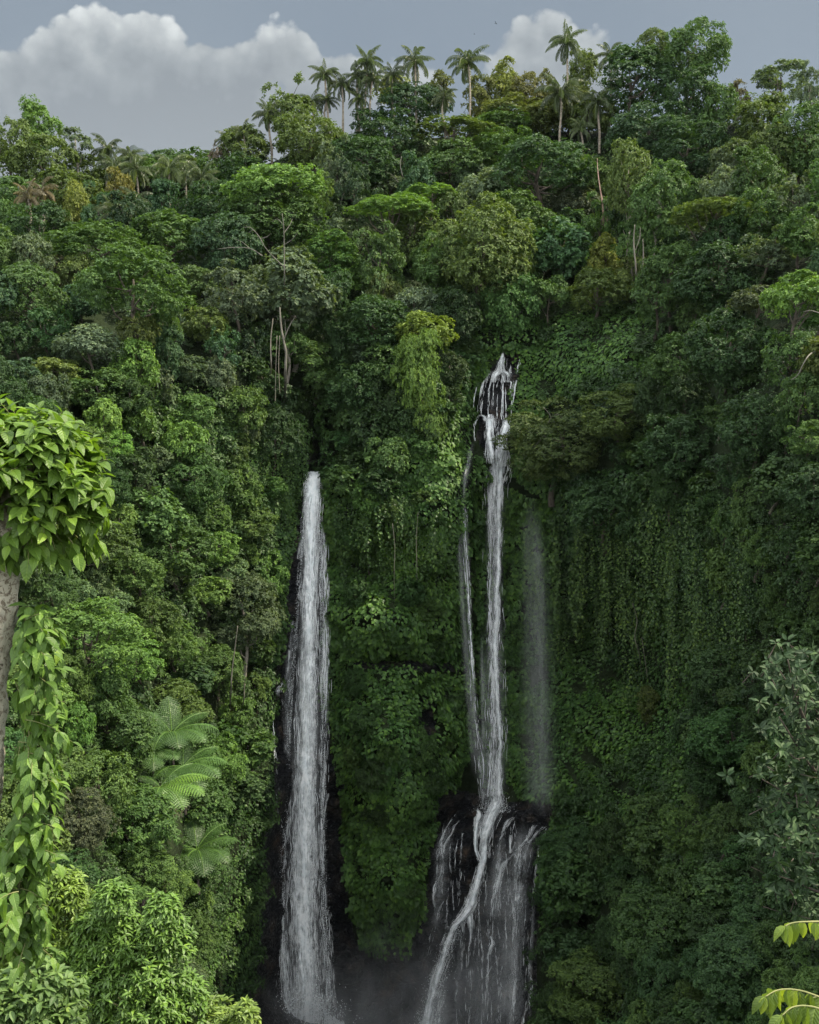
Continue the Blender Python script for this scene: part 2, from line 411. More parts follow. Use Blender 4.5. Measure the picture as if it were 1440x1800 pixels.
# local recesses (positive = farther): centre, half sizes, metres
DENTS = [(566, 772, 15, 62, 12), (556, 830, 17, 12, 5), (838, 735, 14, 60, 3), (745, 1260, 38, 36, 5), (690, 1155, 60, 16, 4), (640, 980, 80, 60, 5), (1050, 1090, 130, 110, 7), (400, 1440, 46, 20, 6),
         (280, 760, 26, 70, 5), (150, 735, 22, 40, 5), (1150, 1230, 60, 40, 5), (600, 1420, 26, 50, 4), (1130, 800, 28, 40, 6), (1290, 1680, 22, 60, 5), (800, 1440, 60, 24, 3), (530, 1250, 60, 420, 3)]
LUMPS = [(690, 1250, 75, 60, 3.5), (690, 1390, 80, 70, 4), (640, 870, 80, 70, 2.5), (780, 850, 40, 130, 3), (740, 690, 45, 90, 4), (1100, 600, 90, 60, 3), (900, 585, 60, 22, 3), (1000, 1380, 80, 60, 3), (700, 1090, 90, 40, 2.5)]


def in_poly(px, py, poly):
    poly = np.asarray(poly, float); x, y = np.asarray(px, float), np.asarray(py, float); r = np.zeros(x.shape, bool); j = len(poly) - 1
    for i in range(len(poly)):
        (xi, yi), (xj, yj) = poly[i], poly[j]
        r ^= ((yi > y) != (yj > y)) & (x < (xj - xi) * (y - yi) / (yj - yi + 1e-9) + xi); j = i
    return r


ROCK_L = [(538, 820), (528, 900), (505, 1000), (492, 1150), (476, 1205), (480, 1300), (482, 1400), (462, 1470), (456, 1600), (448, 1720), (420, 1790), (430, 1850), (660, 1850), (640, 1730), (610, 1560), (604, 1400), (588, 1345), (578, 1250), (572, 1050), (568, 850), (578, 800), (572, 700), (556, 690), (552, 760)]
ROCK_R = [(846, 668), (872, 640), (878, 612), (915, 618), (912, 660), (903, 720), (898, 800), (856, 800), (836, 770), (842, 720), (838, 690)]
ROCK_B = [(762, 1395), (800, 1385), (880, 1405), (975, 1412), (984, 1440), (955, 1500), (948, 1640), (946, 1850), (700, 1850), (700, 1700), (742, 1600), (757, 1500)]
HOLLOWS = [[(596, 1620), (640, 1665), (715, 1670), (715, 1850), (590, 1850)], [(722, 1232), (760, 1225), (770, 1290), (735, 1300)], [(590, 1155), (830, 1165), (800, 1185), (640, 1178)], [(560, 1370), (612, 1372), (608, 1440), (575, 1440)]]


def on_rock(px, py):
    r = in_poly(px, py, ROCK_L) | in_poly(px, py, ROCK_R) | in_poly(px, py, ROCK_B)
    for h in HOLLOWS: r |= in_poly(px, py, h)
    return r


def depth(px, py, detail=True):
    px = np.asarray(px, float); py = np.asarray(py, float); sh = px.shape
    x, y = px.ravel(), py.ravel()
    p = np.c_[x, y] / SC; c = CTRL[:, :2] / SC; out = np.empty(len(p))
    for s in range(0, len(p), 20000):
        q = p[s:s + 20000]; d = np.linalg.norm(q[:, None] - c[None], axis=-1)
        out[s:s + 20000] = _ker(d) @ _cf[:-3] + np.c_[np.ones(len(q)), q] @ _cf[-3:]
    D = np.exp(out)
    for (a, b, sx, sy, m) in DENTS: D = D + m * np.exp(-(((x - a) / sx) ** 2 + ((y - b) / sy) ** 2) ** 1.5)
    for (a, b, sx, sy, m) in LUMPS: D = D - m * np.exp(-(((x - a) / sx) ** 2 + ((y - b) / sy) ** 2))
    if detail:
        dx, dz = ray(x, y); wx, wz = dx * D, dz * D
        far = np.clip((y - np.interp(x, RIDGE[:, 0], RIDGE[:, 1])) / 120, 0, 1)
        calm = 1 - 0.75 * np.exp(-((x - 535) / 60) ** 2) * (y > 800) - 0.6 * np.exp(-((x - 880) / 70) ** 2) * ((y > 600) & (y < 1420))
        big = fbm(wx / 17, wz / 26, 1.3, 2) * 3.2
        mid = -np.abs(fbm(wx / 6, wz / 7, 4.1, 2)) * 2.2
        ledge = fbm(wx / 9, wz / 2.2, 7.7, 3) * 0.6
        D = D + far * calm * (big + mid + ledge) * np.clip(D / 140, 0.4, 1) + fbm(wx / 1.3, wz / 1.3, 2.2, 3) * 0.25
        rk = on_rock(x, y); D = D + rk * (fbm(wx / 3.0, wz / 1.1, 5.5, 4) * 0.7 + np.abs(fbm(wx / 1.6, wz / 5.0, 8.8, 3)) * 0.8 - 0.3)
    return D.reshape(sh)


def dfast(px, py):
    """bilinear look-up in the finished sheet"""
    gx = np.clip((np.asarray(px, float) - GX[0]) / (GX[1] - GX[0]), 0, len(GX) - 1.001); gy = np.clip((np.asarray(py, float) - GY[0]) / (GY[1] - GY[0]), 0, len(GY) - 1.001)
    i, j = gy.astype(int), gx.astype(int); u, v = gx - j, gy - i
    return (GD[i, j] * (1 - u) + GD[i, j + 1] * u) * (1 - v) + (GD[i + 1, j] * (1 - u) + GD[i + 1, j + 1] * u) * v


GX = np.arange(-520, 1961, 4.0); GY = np.arange(190, 2250, 4.0)
GD = depth(*np.meshgrid(GX, GY))


def dhug(px, py, e=5.0):
    return np.minimum.reduce([dfast(px + a * e, py + b * e) for a in (-1, 0, 1) for b in (-1, 0, 1)])


def surf_normal(px, py, e=6.0):
    a = at(px + e, py, dfast(px + e, py)) - at(px - e, py, dfast(px - e, py))
    b = at(px, py + e, dfast(px, py + e)) - at(px, py - e, dfast(px, py - e))
    return nrm(np.cross(a, -b))




def build_terrain():
    nx, nyr = 560, 470
    X = np.linspace(-520, 1960, nx); t = np.linspace(0, 1, nyr)
    R = np.interp(X, RIDGE[:, 0], RIDGE[:, 1])
    PY = R[None] + (2245 - R[None]) * t[:, None]; PX = np.broadcast_to(X, PY.shape)
    D = depth(PX, PY); P = at(PX, PY, D)
    top = P[0]; back = []
    for k, (dy, dz) in enumerate([(160, -60), (60, -9), (25, -1), (9, 0.5)]):
        q = top.copy(); q[:, 1] += dy; q[:, 0] *= 1 + dy / 240; q[:, 2] += dz + fbm(q[:, 0] / 20, q[:, 1] / 20) * 1.5; back.append(q)
    P = np.concatenate([np.stack(back), P]); ny = len(P)
    i = np.arange(ny - 1)[:, None] * nx; j = np.arange(nx - 1)[None]
    F = np.stack([i + j, i + nx + j, i + nx + j + 1, i + j + 1], -1).reshape(-1, 4)
    rock = np.concatenate([np.zeros((len(back), nx)), on_rock(PX, PY)]).astype(np.float32).ravel()
    mb = MB().add(P.reshape(-1, 3), F, rock=rock)
    m = bpy.data.materials.new("valley_side"); m.use_nodes = True
    me = mb.mesh("terrain", [M_SOIL, M_ROCK], True)
    fr = rock[F].mean(1) > 0.5
    me.polygons.foreach_set('material_index', fr.astype(np.int32))
    o = link("terrain", me); tag(o, "steep jungle valley side of dark soil and wet black rock", kind='structure')


build_terrain()


def simple_sheet(name, mat, P, kind='structure', label=None):
    ny, nx = P.shape[:2]; i = np.arange(ny - 1)[:, None] * nx; j = np.arange(nx - 1)[None]
    F = np.stack([i + j, i + j + 1, i + nx + j + 1, i + nx + j], -1).reshape(-1, 4)
    return tag(link(name, MB().add(P.reshape(-1, 3), F).mesh(name, mat, True)), label, kind=kind)


# the near slope under the camera and the pool at the foot of the falls
gy, gx = np.meshgrid(np.linspace(-20, 44, 60), np.linspace(-60, 60, 90), indexing='ij')
gz = CAM[2] - 1.8 - 0.92 * np.maximum(gy, 0) - 0.1 * np.minimum(gy, 0) + fbm(gx / 6, gy / 6) * 0.5 * np.clip(np.abs(gy) / 6, 0, 1)
simple_sheet("ground", M_SOIL, np.stack([gx, gy, gz], -1), label="dark soil slope below the viewpoint")

# ------------------------------------------------------------------ falling water
def tilt(T, normal=None):
    """the countless drops of broken water catch the light from above"""
    if normal is None: normal = T.new('ShaderNodeNewGeometry').outputs['Normal']
    a = T.new('ShaderNodeVectorMath', operation='ADD', inp={0: normal, 1: (0.0, -0.15, 0.95)}).outputs[0]
    return T.new('ShaderNodeVectorMath', operation='NORMALIZE', inp={0: a}).outputs[0]


def water_mat():
    m = bpy.data.materials.new("falling_water"); m.use_nodes = True
    T = NT(m.node_tree); T.n.clear()
    uv = T.new('ShaderNodeAttribute', attribute_name='flow').outputs['Vector']       # metres across, metres along, seed
    ed = T.new('ShaderNodeAttribute', attribute_name='edge').outputs['Fac']          # 0 at the border, 1 in the middle
    de = T.new('ShaderNodeAttribute', attribute_name='dens').outputs['Fac']
    sc = T.new('ShaderNodeAttribute', attribute_name='grain').outputs['Fac']
    warp = T.new('ShaderNodeTexNoise', inp={'Vector': T.new('ShaderNodeMapping', inp={0: uv, 'Scale': (0.5, 0.22, 1)}).outputs[0], 'Scale': 1.0, 'Detail': 3.0})
    wv = T.new('ShaderNodeVectorMath', operation='MULTIPLY_ADD', inp={0: warp.outputs['Color'], 1: (1.3, 0.9, 0.0), 2: uv}).outputs[0]
    a = T.noise(T.new('ShaderNodeMapping', inp={0: wv, 'Scale': (2.1, 0.33, 1)}).outputs[0], 1.0, 7, 0.66)
    b = T.noise(T.new('ShaderNodeMapping', inp={0: wv, 'Scale': (5.5, 0.16, 1.7)}).outputs[0], 1.0, 4, 0.6)
    c = T.noise(T.new('ShaderNodeMapping', inp={0: wv, 'Scale': (1.3, 0.85, 2.7)}).outputs[0], 1.0, 8, 0.72)
    n = T.math('ADD', T.math('ADD', T.math('MULTIPLY', a, 0.42), T.math('MULTIPLY', b, 0.30)), T.math('MULTIPLY', c, 0.28))
    n = T.math('MULTIPLY_ADD', T.math('SUBTRACT', n, 0.5), 4.6, 0.5)
    k = T.math('ADD', n, T.math('SUBTRACT', T.math('MULTIPLY', de, 1.7), 0.95))
    k = T.math('ADD', k, T.math('MULTIPLY', T.math('SUBTRACT', ed, 1.0), 0.9))
    al = T.smooth(k, -0.05, 0.85)
    al = T.math('MULTIPLY', al, T.math('MULTIPLY', T.smooth(ed, 0.0, 0.35), T.smooth(de, 0.25, 0.55)))
    al = T.math('MULTIPLY', al, T.math('MINIMUM', T.math('MULTIPLY', de, 2.2), 1.0))
    base = T.math('MULTIPLY', T.math('MULTIPLY', de, 0.36), T.math('MULTIPLY', T.smooth(ed, 0.0, 0.85), T.smooth(T.math('ADD', T.math('MULTIPLY', b, 0.7), T.math('MULTIPLY', a, 0.3)), 0.36, 0.62, 0.25, 1.0)))
    al = T.math('SUBTRACT', 1.0, T.math('MULTIPLY', T.math('SUBTRACT', 1.0, al), T.math('SUBTRACT', 1.0, base)))
    col = T.mix(T.smooth(c, 0.35, 0.65), (0.74, 0.79, 0.81), (0.95, 0.965, 0.965))
    bp = T.new('ShaderNodeBump', inp={'Height': n, 'Strength': 0.6, 'Distance': 0.25}).outputs[0]
    d = T.new('ShaderNodeBsdfDiffuse', inp={0: col, 'Normal': tilt(T, bp)})
    tl = T.new('ShaderNodeBsdfTranslucent', inp={0: col})
    s = T.new('ShaderNodeMixShader', inp={0: 0.15, 1: d.outputs[0], 2: tl.outputs[0]})
    tp = T.new('ShaderNodeBsdfTransparent')
    mx = T.new('ShaderNodeMixShader', inp={0: al, 1: tp.outputs[0], 2: s.outputs[0]})
    T.new('ShaderNodeOutputMaterial', inp={0: mx.outputs[0]})
    return m


M_WATER = water_mat()


def white_mat():
    m = bpy.data.materials.new("white_water"); m.use_nodes = True
    T = NT(m.node_tree); T.n.clear()
    r = T.new('ShaderNodeAttribute', attribute_name='rnd').outputs['Fac']
    c = T.ramp(r, [(0, (0.80, 0.84, 0.86)), (1, (0.96, 0.97, 0.97))])
    nn = tilt(T)
    d = T.new('ShaderNodeBsdfDiffuse', inp={0: c, 'Normal': nn}); tl = T.new('ShaderNodeBsdfTranslucent', inp={0: c})
    s = T.new('ShaderNodeMixShader', inp={0: 0.08, 1: d.outputs[0], 2: tl.outputs[0]})
    T.new('ShaderNodeOutputMaterial', inp={0: s.outputs[0]})
    return m


M_WHITE = white_mat()


def threads(mb, path, hug=False, off=1.0, seed=0, wob=0.0, bulge=0.3, rate=1.0, thick=0.018, ln=(0.5, 2.2), contrast=1.0):
    """the white threads of a stream: short tapering filaments that bunch where the flow is thick"""
    path = np.asarray(path, float); m = int(max(12, (np.abs(np.diff(path[:, 1])).sum() + np.abs(np.diff(path[:, 0])).sum()) / 4))
    S = spline(path, m); px, py, w, de = S[:, 0], S[:, 1], np.maximum(S[:, 2], 1.5), np.clip(S[:, 3], 0.05, 1.2)
    r = np.random.default_rng(seed + 900)
    if wob: px = px + wob * vnoise(py / 23.0, seed * 3.3) + 0.5 * wob * vnoise(py / 9.0, seed * 5.1)
    Y = S[:, 4] if path.shape[1] > 4 else (dhug(px, py) - off)
    P0 = at(px, py, Y); al = np.concatenate([[0], np.cumsum(np.linalg.norm(np.diff(P0, axis=0), axis=-1))]); Ltot = al[-1]
    wm = w * Y / F0
    area = float(((wm * de ** 2.2)[:-1] * np.diff(al)).sum())
    k = int(rate * area * 30.0) + 8
    cdf = np.concatenate([[0], np.cumsum((wm * de ** 2.2)[:-1] * np.diff(al) + 1e-6)]); cdf /= cdf[-1]
    s0 = np.interp(r.random(k * 3), cdf, al); u0 = np.clip(r.normal(0, 0.42, k * 3), -1.15, 1.15)
    wl = np.interp(s0, al, wm)
    n = fbm(u0 * wl * 0.9 + seed, s0 * 0.22 - np.abs(u0) * 0.6, seed * 1.7, 4) + 0.5 * fbm(u0 * wl * 2.6, s0 * 0.12, seed * 2.7, 2)
    ok = np.argsort(-(n * contrast + r.normal(0, 0.42, k * 3)))[:k]
    s0, u0 = s0[ok], u0[ok]; q = 6; t = np.linspace(0, 1, q)
    ll = r.uniform(*ln, k) * np.clip(0.5 + np.interp(s0, al, wm) / 3, .6, 1.3)
    s = np.clip(s0[:, None] + (t[None] - 0.3) * ll[:, None], 0, Ltot)
    uu = u0[:, None] + 0.10 * vnoise(s * 0.8, u0[:, None] * 3, seed + 0.5) + r.normal(0, 0.05, (k, 1)) * t[None]
    X = np.interp(s, al, px); Z = np.interp(s, al, py); W_ = np.interp(s, al, w); YY = np.interp(s, al, Y); dm = np.interp(s, al, wm)
    X = X + uu * W_ / 2
    back = np.clip(dm, .2, 4) * bulge * (1 - np.clip(uu, -1, 1) ** 2) * r.uniform(0.1, 1.25, (k, 1))
    if hug: YY = np.minimum(dhug(X, Z) - off * r.uniform(.5, 1.1, (k, 1)), YY + 0.5)
    P = at(X, Z, YY - back)
    rad = thick * r.uniform(0.5, 1.5, k)[:, None] * np.sin(np.pi * np.clip(t * 0.94 + 0.05, 0, 1))[None] ** 0.6
    a = np.array([1.0, 0, 0]); b = np.array([0, -1.0, 0.15]); V = []
    for c in range(3): V.append(P + rad[..., None] * (math.cos(c * 2.094 + 0.5) * a + math.sin(c * 2.094 + 0.5) * b))
    V = np.stack(V, 2)                                      # k, q, 3 sides
    base = (np.arange(k) * q * 3)[:, None, None]; i = (np.arange(q - 1) * 3)[None, :, None]; j = np.arange(3)[None, None]
    F = np.stack([base + i + j, base + i + (j + 1) % 3, base + i + 3 + (j + 1) % 3, base + i + 3 + j], -1).reshape(-1, 4)
    mb.add(V.reshape(-1, 3), F, rnd=np.repeat(np.clip(r.random(k) * 0.8 + 0.2 * n[ok], 0, 1), q * 3))


def spline(pts, m):
    """Catmull-Rom through rows of numbers"""
    p = np.asarray(pts, float); p = np.concatenate([2 * p[:1] - p[1:2], p, 2 * p[-1:] - p[-2:-1]]); n = len(p) - 3
    t = np.linspace(0, n - 1e-6, m); i = t.astype(int); u = (t - i)[:, None]
    a, b, c, d = p[i], p[i + 1], p[i + 2], p[i + 3]
    return 0.5 * (2 * b + (c - a) * u + (2 * a - 5 * b + 4 * c - d) * u ** 2 + (3 * b - a - 3 * c + d) * u ** 3)


def stream(mb, path, layers=3, hug=False, off=1.0, bulge=0.5, seed=0, wob=0.0, nu=9):
    """a body of falling water: nested sheets bowed towards the open side.
    path rows: px, py, width px, density[, depth]"""
    path = np.asarray(path, float)
    seg = np.abs(np.diff(path[:, 1])).sum() + np.abs(np.diff(path[:, 0])).sum()
    m = int(max(8, seg / 6))
    S = spline(path, m); px, py, w, de = S[:, 0], S[:, 1], np.maximum(S[:, 2], 1.0), np.clip(S[:, 3], 0, 1.2)
    if S[:, 2].max() < 15: w = w * 1.25; de = de + 0.3
    r = np.random.default_rng(seed)
    if wob: px = px + wob * vnoise(py / 23.0, seed * 3.3) + 0.5 * wob * vnoise(py / 9.0, seed * 5.1)
    Y = S[:, 4] if path.shape[1] > 4 else (dhug(px, py) - off)
    u = np.linspace(-1, 1, nu)
    for L in range(layers):
        f = L / max(1, layers - 1) if layers > 1 else 0.5
        ww = w * (0.78 + 0.3 * f); px2 = px + r.normal(0, 0.05) * w
        ox = u[None] * ww[:, None] / 2
        mpp = Y / F0
        prof = (1 - u ** 2)[None] * (bulge * (0.3 + 0.9 * (1 - f)) * np.clip(w * mpp, 0.2, 4))[:, None]
        PX = px2[:, None] + ox; PYy = np.broadcast_to(py[:, None], PX.shape)
        YY = (np.minimum(dhug(PX, PYy) - off * (0.5 + 0.6 * (1 - f)), (Y + 0.6)[:, None]) if hug else np.broadcast_to(Y[:, None], PX.shape)) - prof
        YY = YY + 0.22 * fbm(PX * 0.09, PYy * 0.02, seed + L, 3) * np.clip(w * mpp, 0.3, 2)[:, None]
        P = at(PX, PYy, YY)
        al = np.concatenate([[0], np.cumsum(np.linalg.norm(np.diff(P[:, nu // 2], axis=0), axis=-1))])
        flow = np.stack([ox * mpp[:, None], np.broadcast_to(al[:, None], PX.shape), np.full(PX.shape, seed * 7.3 + L * 11.1)], -1)
        edge = np.broadcast_to((1 - np.abs(u))[None], PX.shape).copy()
        endf = np.clip(np.minimum(np.arange(m) / (14.0 if S[:, 3].max() < 0.5 else 2.5), (m - 1 - np.arange(m)) / (10.0 if S[:, 3].max() < 0.5 else 4.0)), 0, 1)
        edge = edge * endf[:, None]
        d2 = np.broadcast_to((de * (0.62 + 0.38 * (1 - f)))[:, None], PX.shape)
        i = np.arange(m - 1)[:, None] * nu; j = np.arange(nu - 1)[None]
        F = np.stack([i + j, i + nu + j, i + nu + j + 1, i + j + 1], -1).reshape(-1, 4)
        mb.add(P.reshape(-1, 3), F, flow=flow.reshape(-1, 3), edge=edge.ravel(), dens=d2.ravel())


def drops(mb, pts, rad, seed=0):
    """loose water: small irregular octahedra"""
    r = np.random.default_rng(seed); k = len(pts)
    o = np.array([[1, 0, 0], [-1, 0, 0], [0, 1, 0], [0, -1, 0], [0, 0, 1.6], [0, 0, -1.6]], float)
    F = np.array([[0, 2, 4], [2, 1, 4], [1, 3, 4], [3, 0, 4], [2, 0, 5], [1, 2, 5], [3, 1, 5], [0, 3, 5]])
    V = pts[:, None] + o[None] * (rad * r.uniform(0.4, 1.3, k))[:, None, None] * r.uniform(0.7, 1.3, (k, 6, 1))
    mb.add(V.reshape(-1, 3), (F[None] + (np.arange(k) * 6)[:, None, None]).reshape(-1, 3), flow=np.repeat(pts, 6, 0), edge=np.ones(k * 6), dens=np.full(k * 6, 0.85))


def build_falls():
    t = empty("waterfall", at(550, 836, 158)); tag(t, "broad roaring white waterfall plunging straight down from a dark cleft", "waterfall")
    base = np.array(t.location)
    rec = []
    def flow(mb, path, rate=1.0, thick=0.018, contrast=1.0, sheet=0.92, **kw):
        path = np.asarray(path, float)
        if path[:, 2].max() >= 15:
            p2 = path.copy(); p2[:, 3] *= sheet * (1.12 if p2[:, 3].max() < 0.5 else 1.0); stream(mb, p2, **kw)
        tk = {a: b for a, b in kw.items() if a in ('hug', 'off', 'seed', 'wob', 'bulge')}
        if path[:, 2].max() < 15: path = path.copy(); path[:, 2] *= 0.9; rate *= 1.9
        if path[:, 3].max() < 0.5 and path[:, 2].max() >= 15: return
        rec.append((path, dict(rate=rate, thick=thick, contrast=contrast, **tk)))
    def put(name, mb, par, lab=None):
        wh = MB()
        for (p, kw) in rec: threads(wh, p, **kw)
        rec.clear()
        if wh.n and not mb.n: me = wh.mesh(name, M_WHITE, True)
        else:
            for k_ in ('flow', 'edge', 'dens'): pass
            n0 = mb.n; nf = sum(len(f) for f in mb.f)
            for V, F in zip(wh.v, []): pass
            if wh.n:
                off_ = mb.n
                for V in wh.v: mb.v.append(V)
                for F in wh.f: mb.f.append(F + off_)
                for k_, l_ in wh.a.items(): mb.a.setdefault(k_, []).extend((o_ + off_, v_) for o_, v_ in l_)
                mb.n += wh.n
            me = mb.mesh(name, [M_WATER, M_WHITE], True)
            idx = np.zeros(len(me.polygons), np.int32); idx[nf:] = 1; me.polygons.foreach_set('material_index', idx)
        me.transform(Matrix.Translation([-float(v) for v in par.location])); me.update()
        o = link(name, me, par)
        if lab: o['label'] = lab
    def put_old(name, mb, par, lab=None):
        me = mb.mesh(name, M_WATER, True); me.transform(Matrix.Translation([-float(v) for v in par.location])); me.update()
        o = link(name, me, par)
        if lab: o['label'] = lab
    mb = MB()
    Y = 157.0
    flow(mb, [(552, 828, 30, .9, 161.5), (551, 838, 32, 1.0, 159.6), (550, 850, 31, 1.0, 158.6), (549, 880, 33, .95, Y), (546, 940, 32, .82, Y), (545, 1000, 36, .74, Y), (543, 1080, 41, .70, Y), (541, 1160, 47, .68, Y), (539, 1250, 57, .66, Y), (537, 1350, 61, .67, Y), (534, 1450, 63, .70, Y), (532, 1550, 66, .70, Y), (534, 1650, 69, .70, Y), (537, 1740, 75, .68, Y), (540, 1830, 85, .68, Y)], rate=.75, sheet=1.0, layers=4, seed=1, bulge=0.28, nu=13)
    put("main_fall", mb, t)
    mb = MB()
    flow(mb, [(538, 905, 20, .4, 159), (528, 960, 26, .45, 158.6), (518, 1040, 30, .42, 158.4), (511, 1120, 26, .42, 158.4), (506, 1200, 22, .40, 158), (505, 1300, 26, .36, 158), (503, 1400, 22, .3, 158)], layers=2, seed=2, bulge=0.2)
    flow(mb, [(566, 900, 16, .42, 158), (568, 1000, 22, .40, 157.5), (570, 1150, 24, .42, 157.2), (570, 1300, 20, .36, 157), (566, 1420, 18, .4, 157), (566, 1560, 22, .42, 157), (572, 1700, 34, .5, 157), (578, 1800, 46, .5, 157)], layers=2, seed=3, bulge=0.2)
    flow(mb, [(500, 1560, 18, .4, 157.5), (499, 1640, 24, .5, 157.2), (504, 1720, 30, .5, 157), (512, 1800, 44, .6, 157)], layers=2, seed=4, bulge=0.2)
    flow(mb, [(478, 1212, 7, .3), (480, 1262, 6, .3), (484, 1340, 7, .3), (487, 1385, 8, .35), (491, 1430, 7, .35), (498, 1455, 8, .3)], layers=2, seed=5, hug=True)
    flow(mb, [(500, 1196, 8, .6), (493, 1208, 12, .7), (489, 1220, 10, .6), (497, 1232, 10, .6), (503, 1250, 9, .5)], layers=2, seed=6, hug=True)
    flow(mb, [(577, 1395, 5, .5), (572, 1420, 5, .6), (567, 1450, 4, .6), (563, 1480, 4, .5)], layers=2, seed=7, hug=True)
    put("veil_and_trickles", mb, t)  # also holds the side trickles, merged into the veil mesh
    r = np.random.default_rng(5); mb = MB()
    k = 1500; py = 1790 + 20 * r.normal(0, 1, k); px = 540 + r.normal(0, 32, k); hh = np.abs(r.normal(0, 22, k)) * np.exp(-((px - 540) / 50) ** 2)
    drops(mb, at(px, py - hh, Y - 1.5 + r.normal(0, 1.2, k)), 0.075, 1)
    for (x0, dirx, k) in ((565, 1, 700), (515, -1, 260)):
        s = r.random(k); q = s * 42 * dirx; hgt = 70 * s - 75 * s * s
        drops(mb, at(x0 + q + r.normal(0, 3, k), 1812 - hgt + r.normal(0, 5, k), Y - 1.5 + r.normal(0, .8, k)), 0.09, 2)
    k = 9000; s = r.random(k); py = 850 + s * 950; sd_ = r.choice([-1, 1], k); wd = np.interp(py, [850, 1250, 1800], [15, 33, 46])
    cx = np.interp(py, [850, 1250, 1550, 1800], [550, 539, 532, 540])
    drops(mb, at(cx + sd_ * (wd * .86 + np.abs(r.normal(0, 5, k)) * (0.4 + s) - 3), py, Y + r.normal(0, .7, k)), 0.028, 3)
    put("splash", mb, t)

    # the second fall, in three drops
    t = empty("waterfall", at(880, 620, 170)); tag(t, "slender stepped waterfall of threads dropping over mossy ledges onto black rock", "waterfall")
    mb = MB()
    flow(mb, [(886, 612, 6, .4), (884, 628, 13, .7), (881, 645, 18, .8), (880, 655, 26, .9)], layers=3, seed=10, hug=True)
    flow(mb, [(915, 630, 5, .6), (911, 645, 5, .6), (908, 660, 5, .5)], layers=2, seed=11, hug=True)
    flow(mb, [(898, 630, 4, .3), (897, 648, 5, .4), (898, 658, 5, .4)], layers=2, seed=12, hug=True)
    for i, (x0, y0, x1, w, d) in enumerate([(872, 655, 866, 30, .75), (890, 655, 894, 26, .6)]):
        flow(mb, [(880, 648, 14, .7), ((x0 + x1) / 2, 658, w, d), (x1, 672, w * .9, d * .8)], layers=2, seed=13 + i, hug=True)
    # threads of the upper curtain
    th = [(852, 668, 841, 728, 7, .7), (857, 664, 846, 730, 5, .5), (863, 664, 858, 735, 6, .62), (868, 662, 866, 738, 6, .5), (874, 663, 873, 736, 5, .42), (884, 660, 883, 738, 8, .8), (888, 668, 889, 735, 5, .5), (898, 668, 896, 735, 5, .5), (907, 668, 901, 742, 5, .66), (903, 670, 898, 740, 4, .5), (838, 680, 832, 730, 3, .4)]
    for i, (x0, y0, x1, y1, w, d) in enumerate(th):
        flow(mb, [(x0, y0, w * .75, d), (x0 * .55 + x1 * .45, y0 + 16, w * .8, d), (x1 * .8 + x0 * .2, y0 * .4 + y1 * .6, w * .85, d * .85), (x1, y1, w * .9, d * .8)], layers=2, seed=20 + i, off=1.0, wob=1.2)
    flow(mb, [(868, 668, 52, .34), (868, 700, 60, .34), (866, 735, 62, .34)], layers=1, seed=33, off=1.0, nu=13)
    flow(mb, [(836, 742, 5, .5), (842, 730, 9, .65), (850, 731, 10, .75), (855, 740, 8, .7)], layers=2, seed=34, off=0.9)
    flow(mb, [(836, 738, 5, .6), (834, 755, 4, .4), (834, 775, 5, .25)], layers=2, seed=35, off=0.9)
    put("upper_cascade", mb, t)
    mb = MB()
    flow(mb, [(862, 728, 14, .8), (860, 745, 18, .85), (860, 765, 16, .8), (863, 790, 18, .8), (868, 815, 22, .82)], layers=3, seed=40, off=1.0, wob=1.5)
    flow(mb, [(892, 735, 14, .75), (890, 750, 20, .8), (884, 775, 18, .85), (884, 795, 22, .8), (882, 820, 24, .75)], layers=3, seed=41, off=1.0, wob=1.5)
    flow(mb, [(878, 735, 34, .45), (876, 770, 40, .5), (874, 805, 40, .5)], layers=2, seed=42, off=0.9)
    flow(mb, [(895, 800, 12, .5), (892, 825, 16, .5), (887, 850, 18, .35)], layers=2, seed=43, off=1.0)
    put("middle_cascade", mb, t)
    mb = MB()
    Y2 = 166.5
    flow(mb, [(872, 785, 34, .58, 168.5), (871, 830, 42, .54, 167.3), (870, 880, 40, .48, Y2), (869, 950, 36, .44, Y2), (869, 1050, 35, .42, Y2), (869, 1150, 40, .42, Y2), (870, 1250, 46, .42, Y2), (870, 1340, 48, .44, Y2), (868, 1420, 48, .5, Y2 - 2)], rate=.5, layers=3, seed=50, bulge=0.25, nu=13)
    flow(mb, [(882, 800, 16, .8, 168), (880, 850, 15, .75, Y2), (877, 920, 13, .72, Y2), (876, 1000, 12, .82, Y2), (874, 1080, 12, .9, Y2), (870, 1150, 11, .9, Y2), (872, 1180, 11, .95, Y2), (876, 1240, 11, .75, Y2), (880, 1290, 11, .8, Y2), (878, 1340, 12, .8, Y2), (876, 1420, 18, .8, Y2 - 2)], layers=3, seed=51, bulge=0.4, wob=1.6)
    flow(mb, [(866, 820, 10, .6, 167.5), (862, 900, 10, .5, Y2), (860, 1000, 10, .45, Y2), (863, 1130, 9, .6, Y2), (866, 1200, 8, .75, Y2), (864, 1290, 9, .6, Y2), (862, 1400, 14, .6, Y2 - 2)], layers=2, seed=52, bulge=0.4, wob=1.6)
    put("main_fall", mb, t)
    mb = MB()
    flow(mb, [(834, 770, 8, .4), (826, 800, 16, .42), (818, 840, 18, .42, ), (814, 900, 18, .42)], layers=2, seed=60, off=1.2)
    flow(mb, [(814, 880, 16, .42, 160), (818, 950, 20, .40, 160), (823, 1030, 14, .46, 160.5), (827, 1110, 10, .58, 161), (832, 1190, 12, .5, 161.5), (836, 1270, 20, .38, 162), (846, 1340, 24, .34, 162), (852, 1420, 18, .3, 162)], rate=.4, layers=2, seed=61, bulge=0.3)
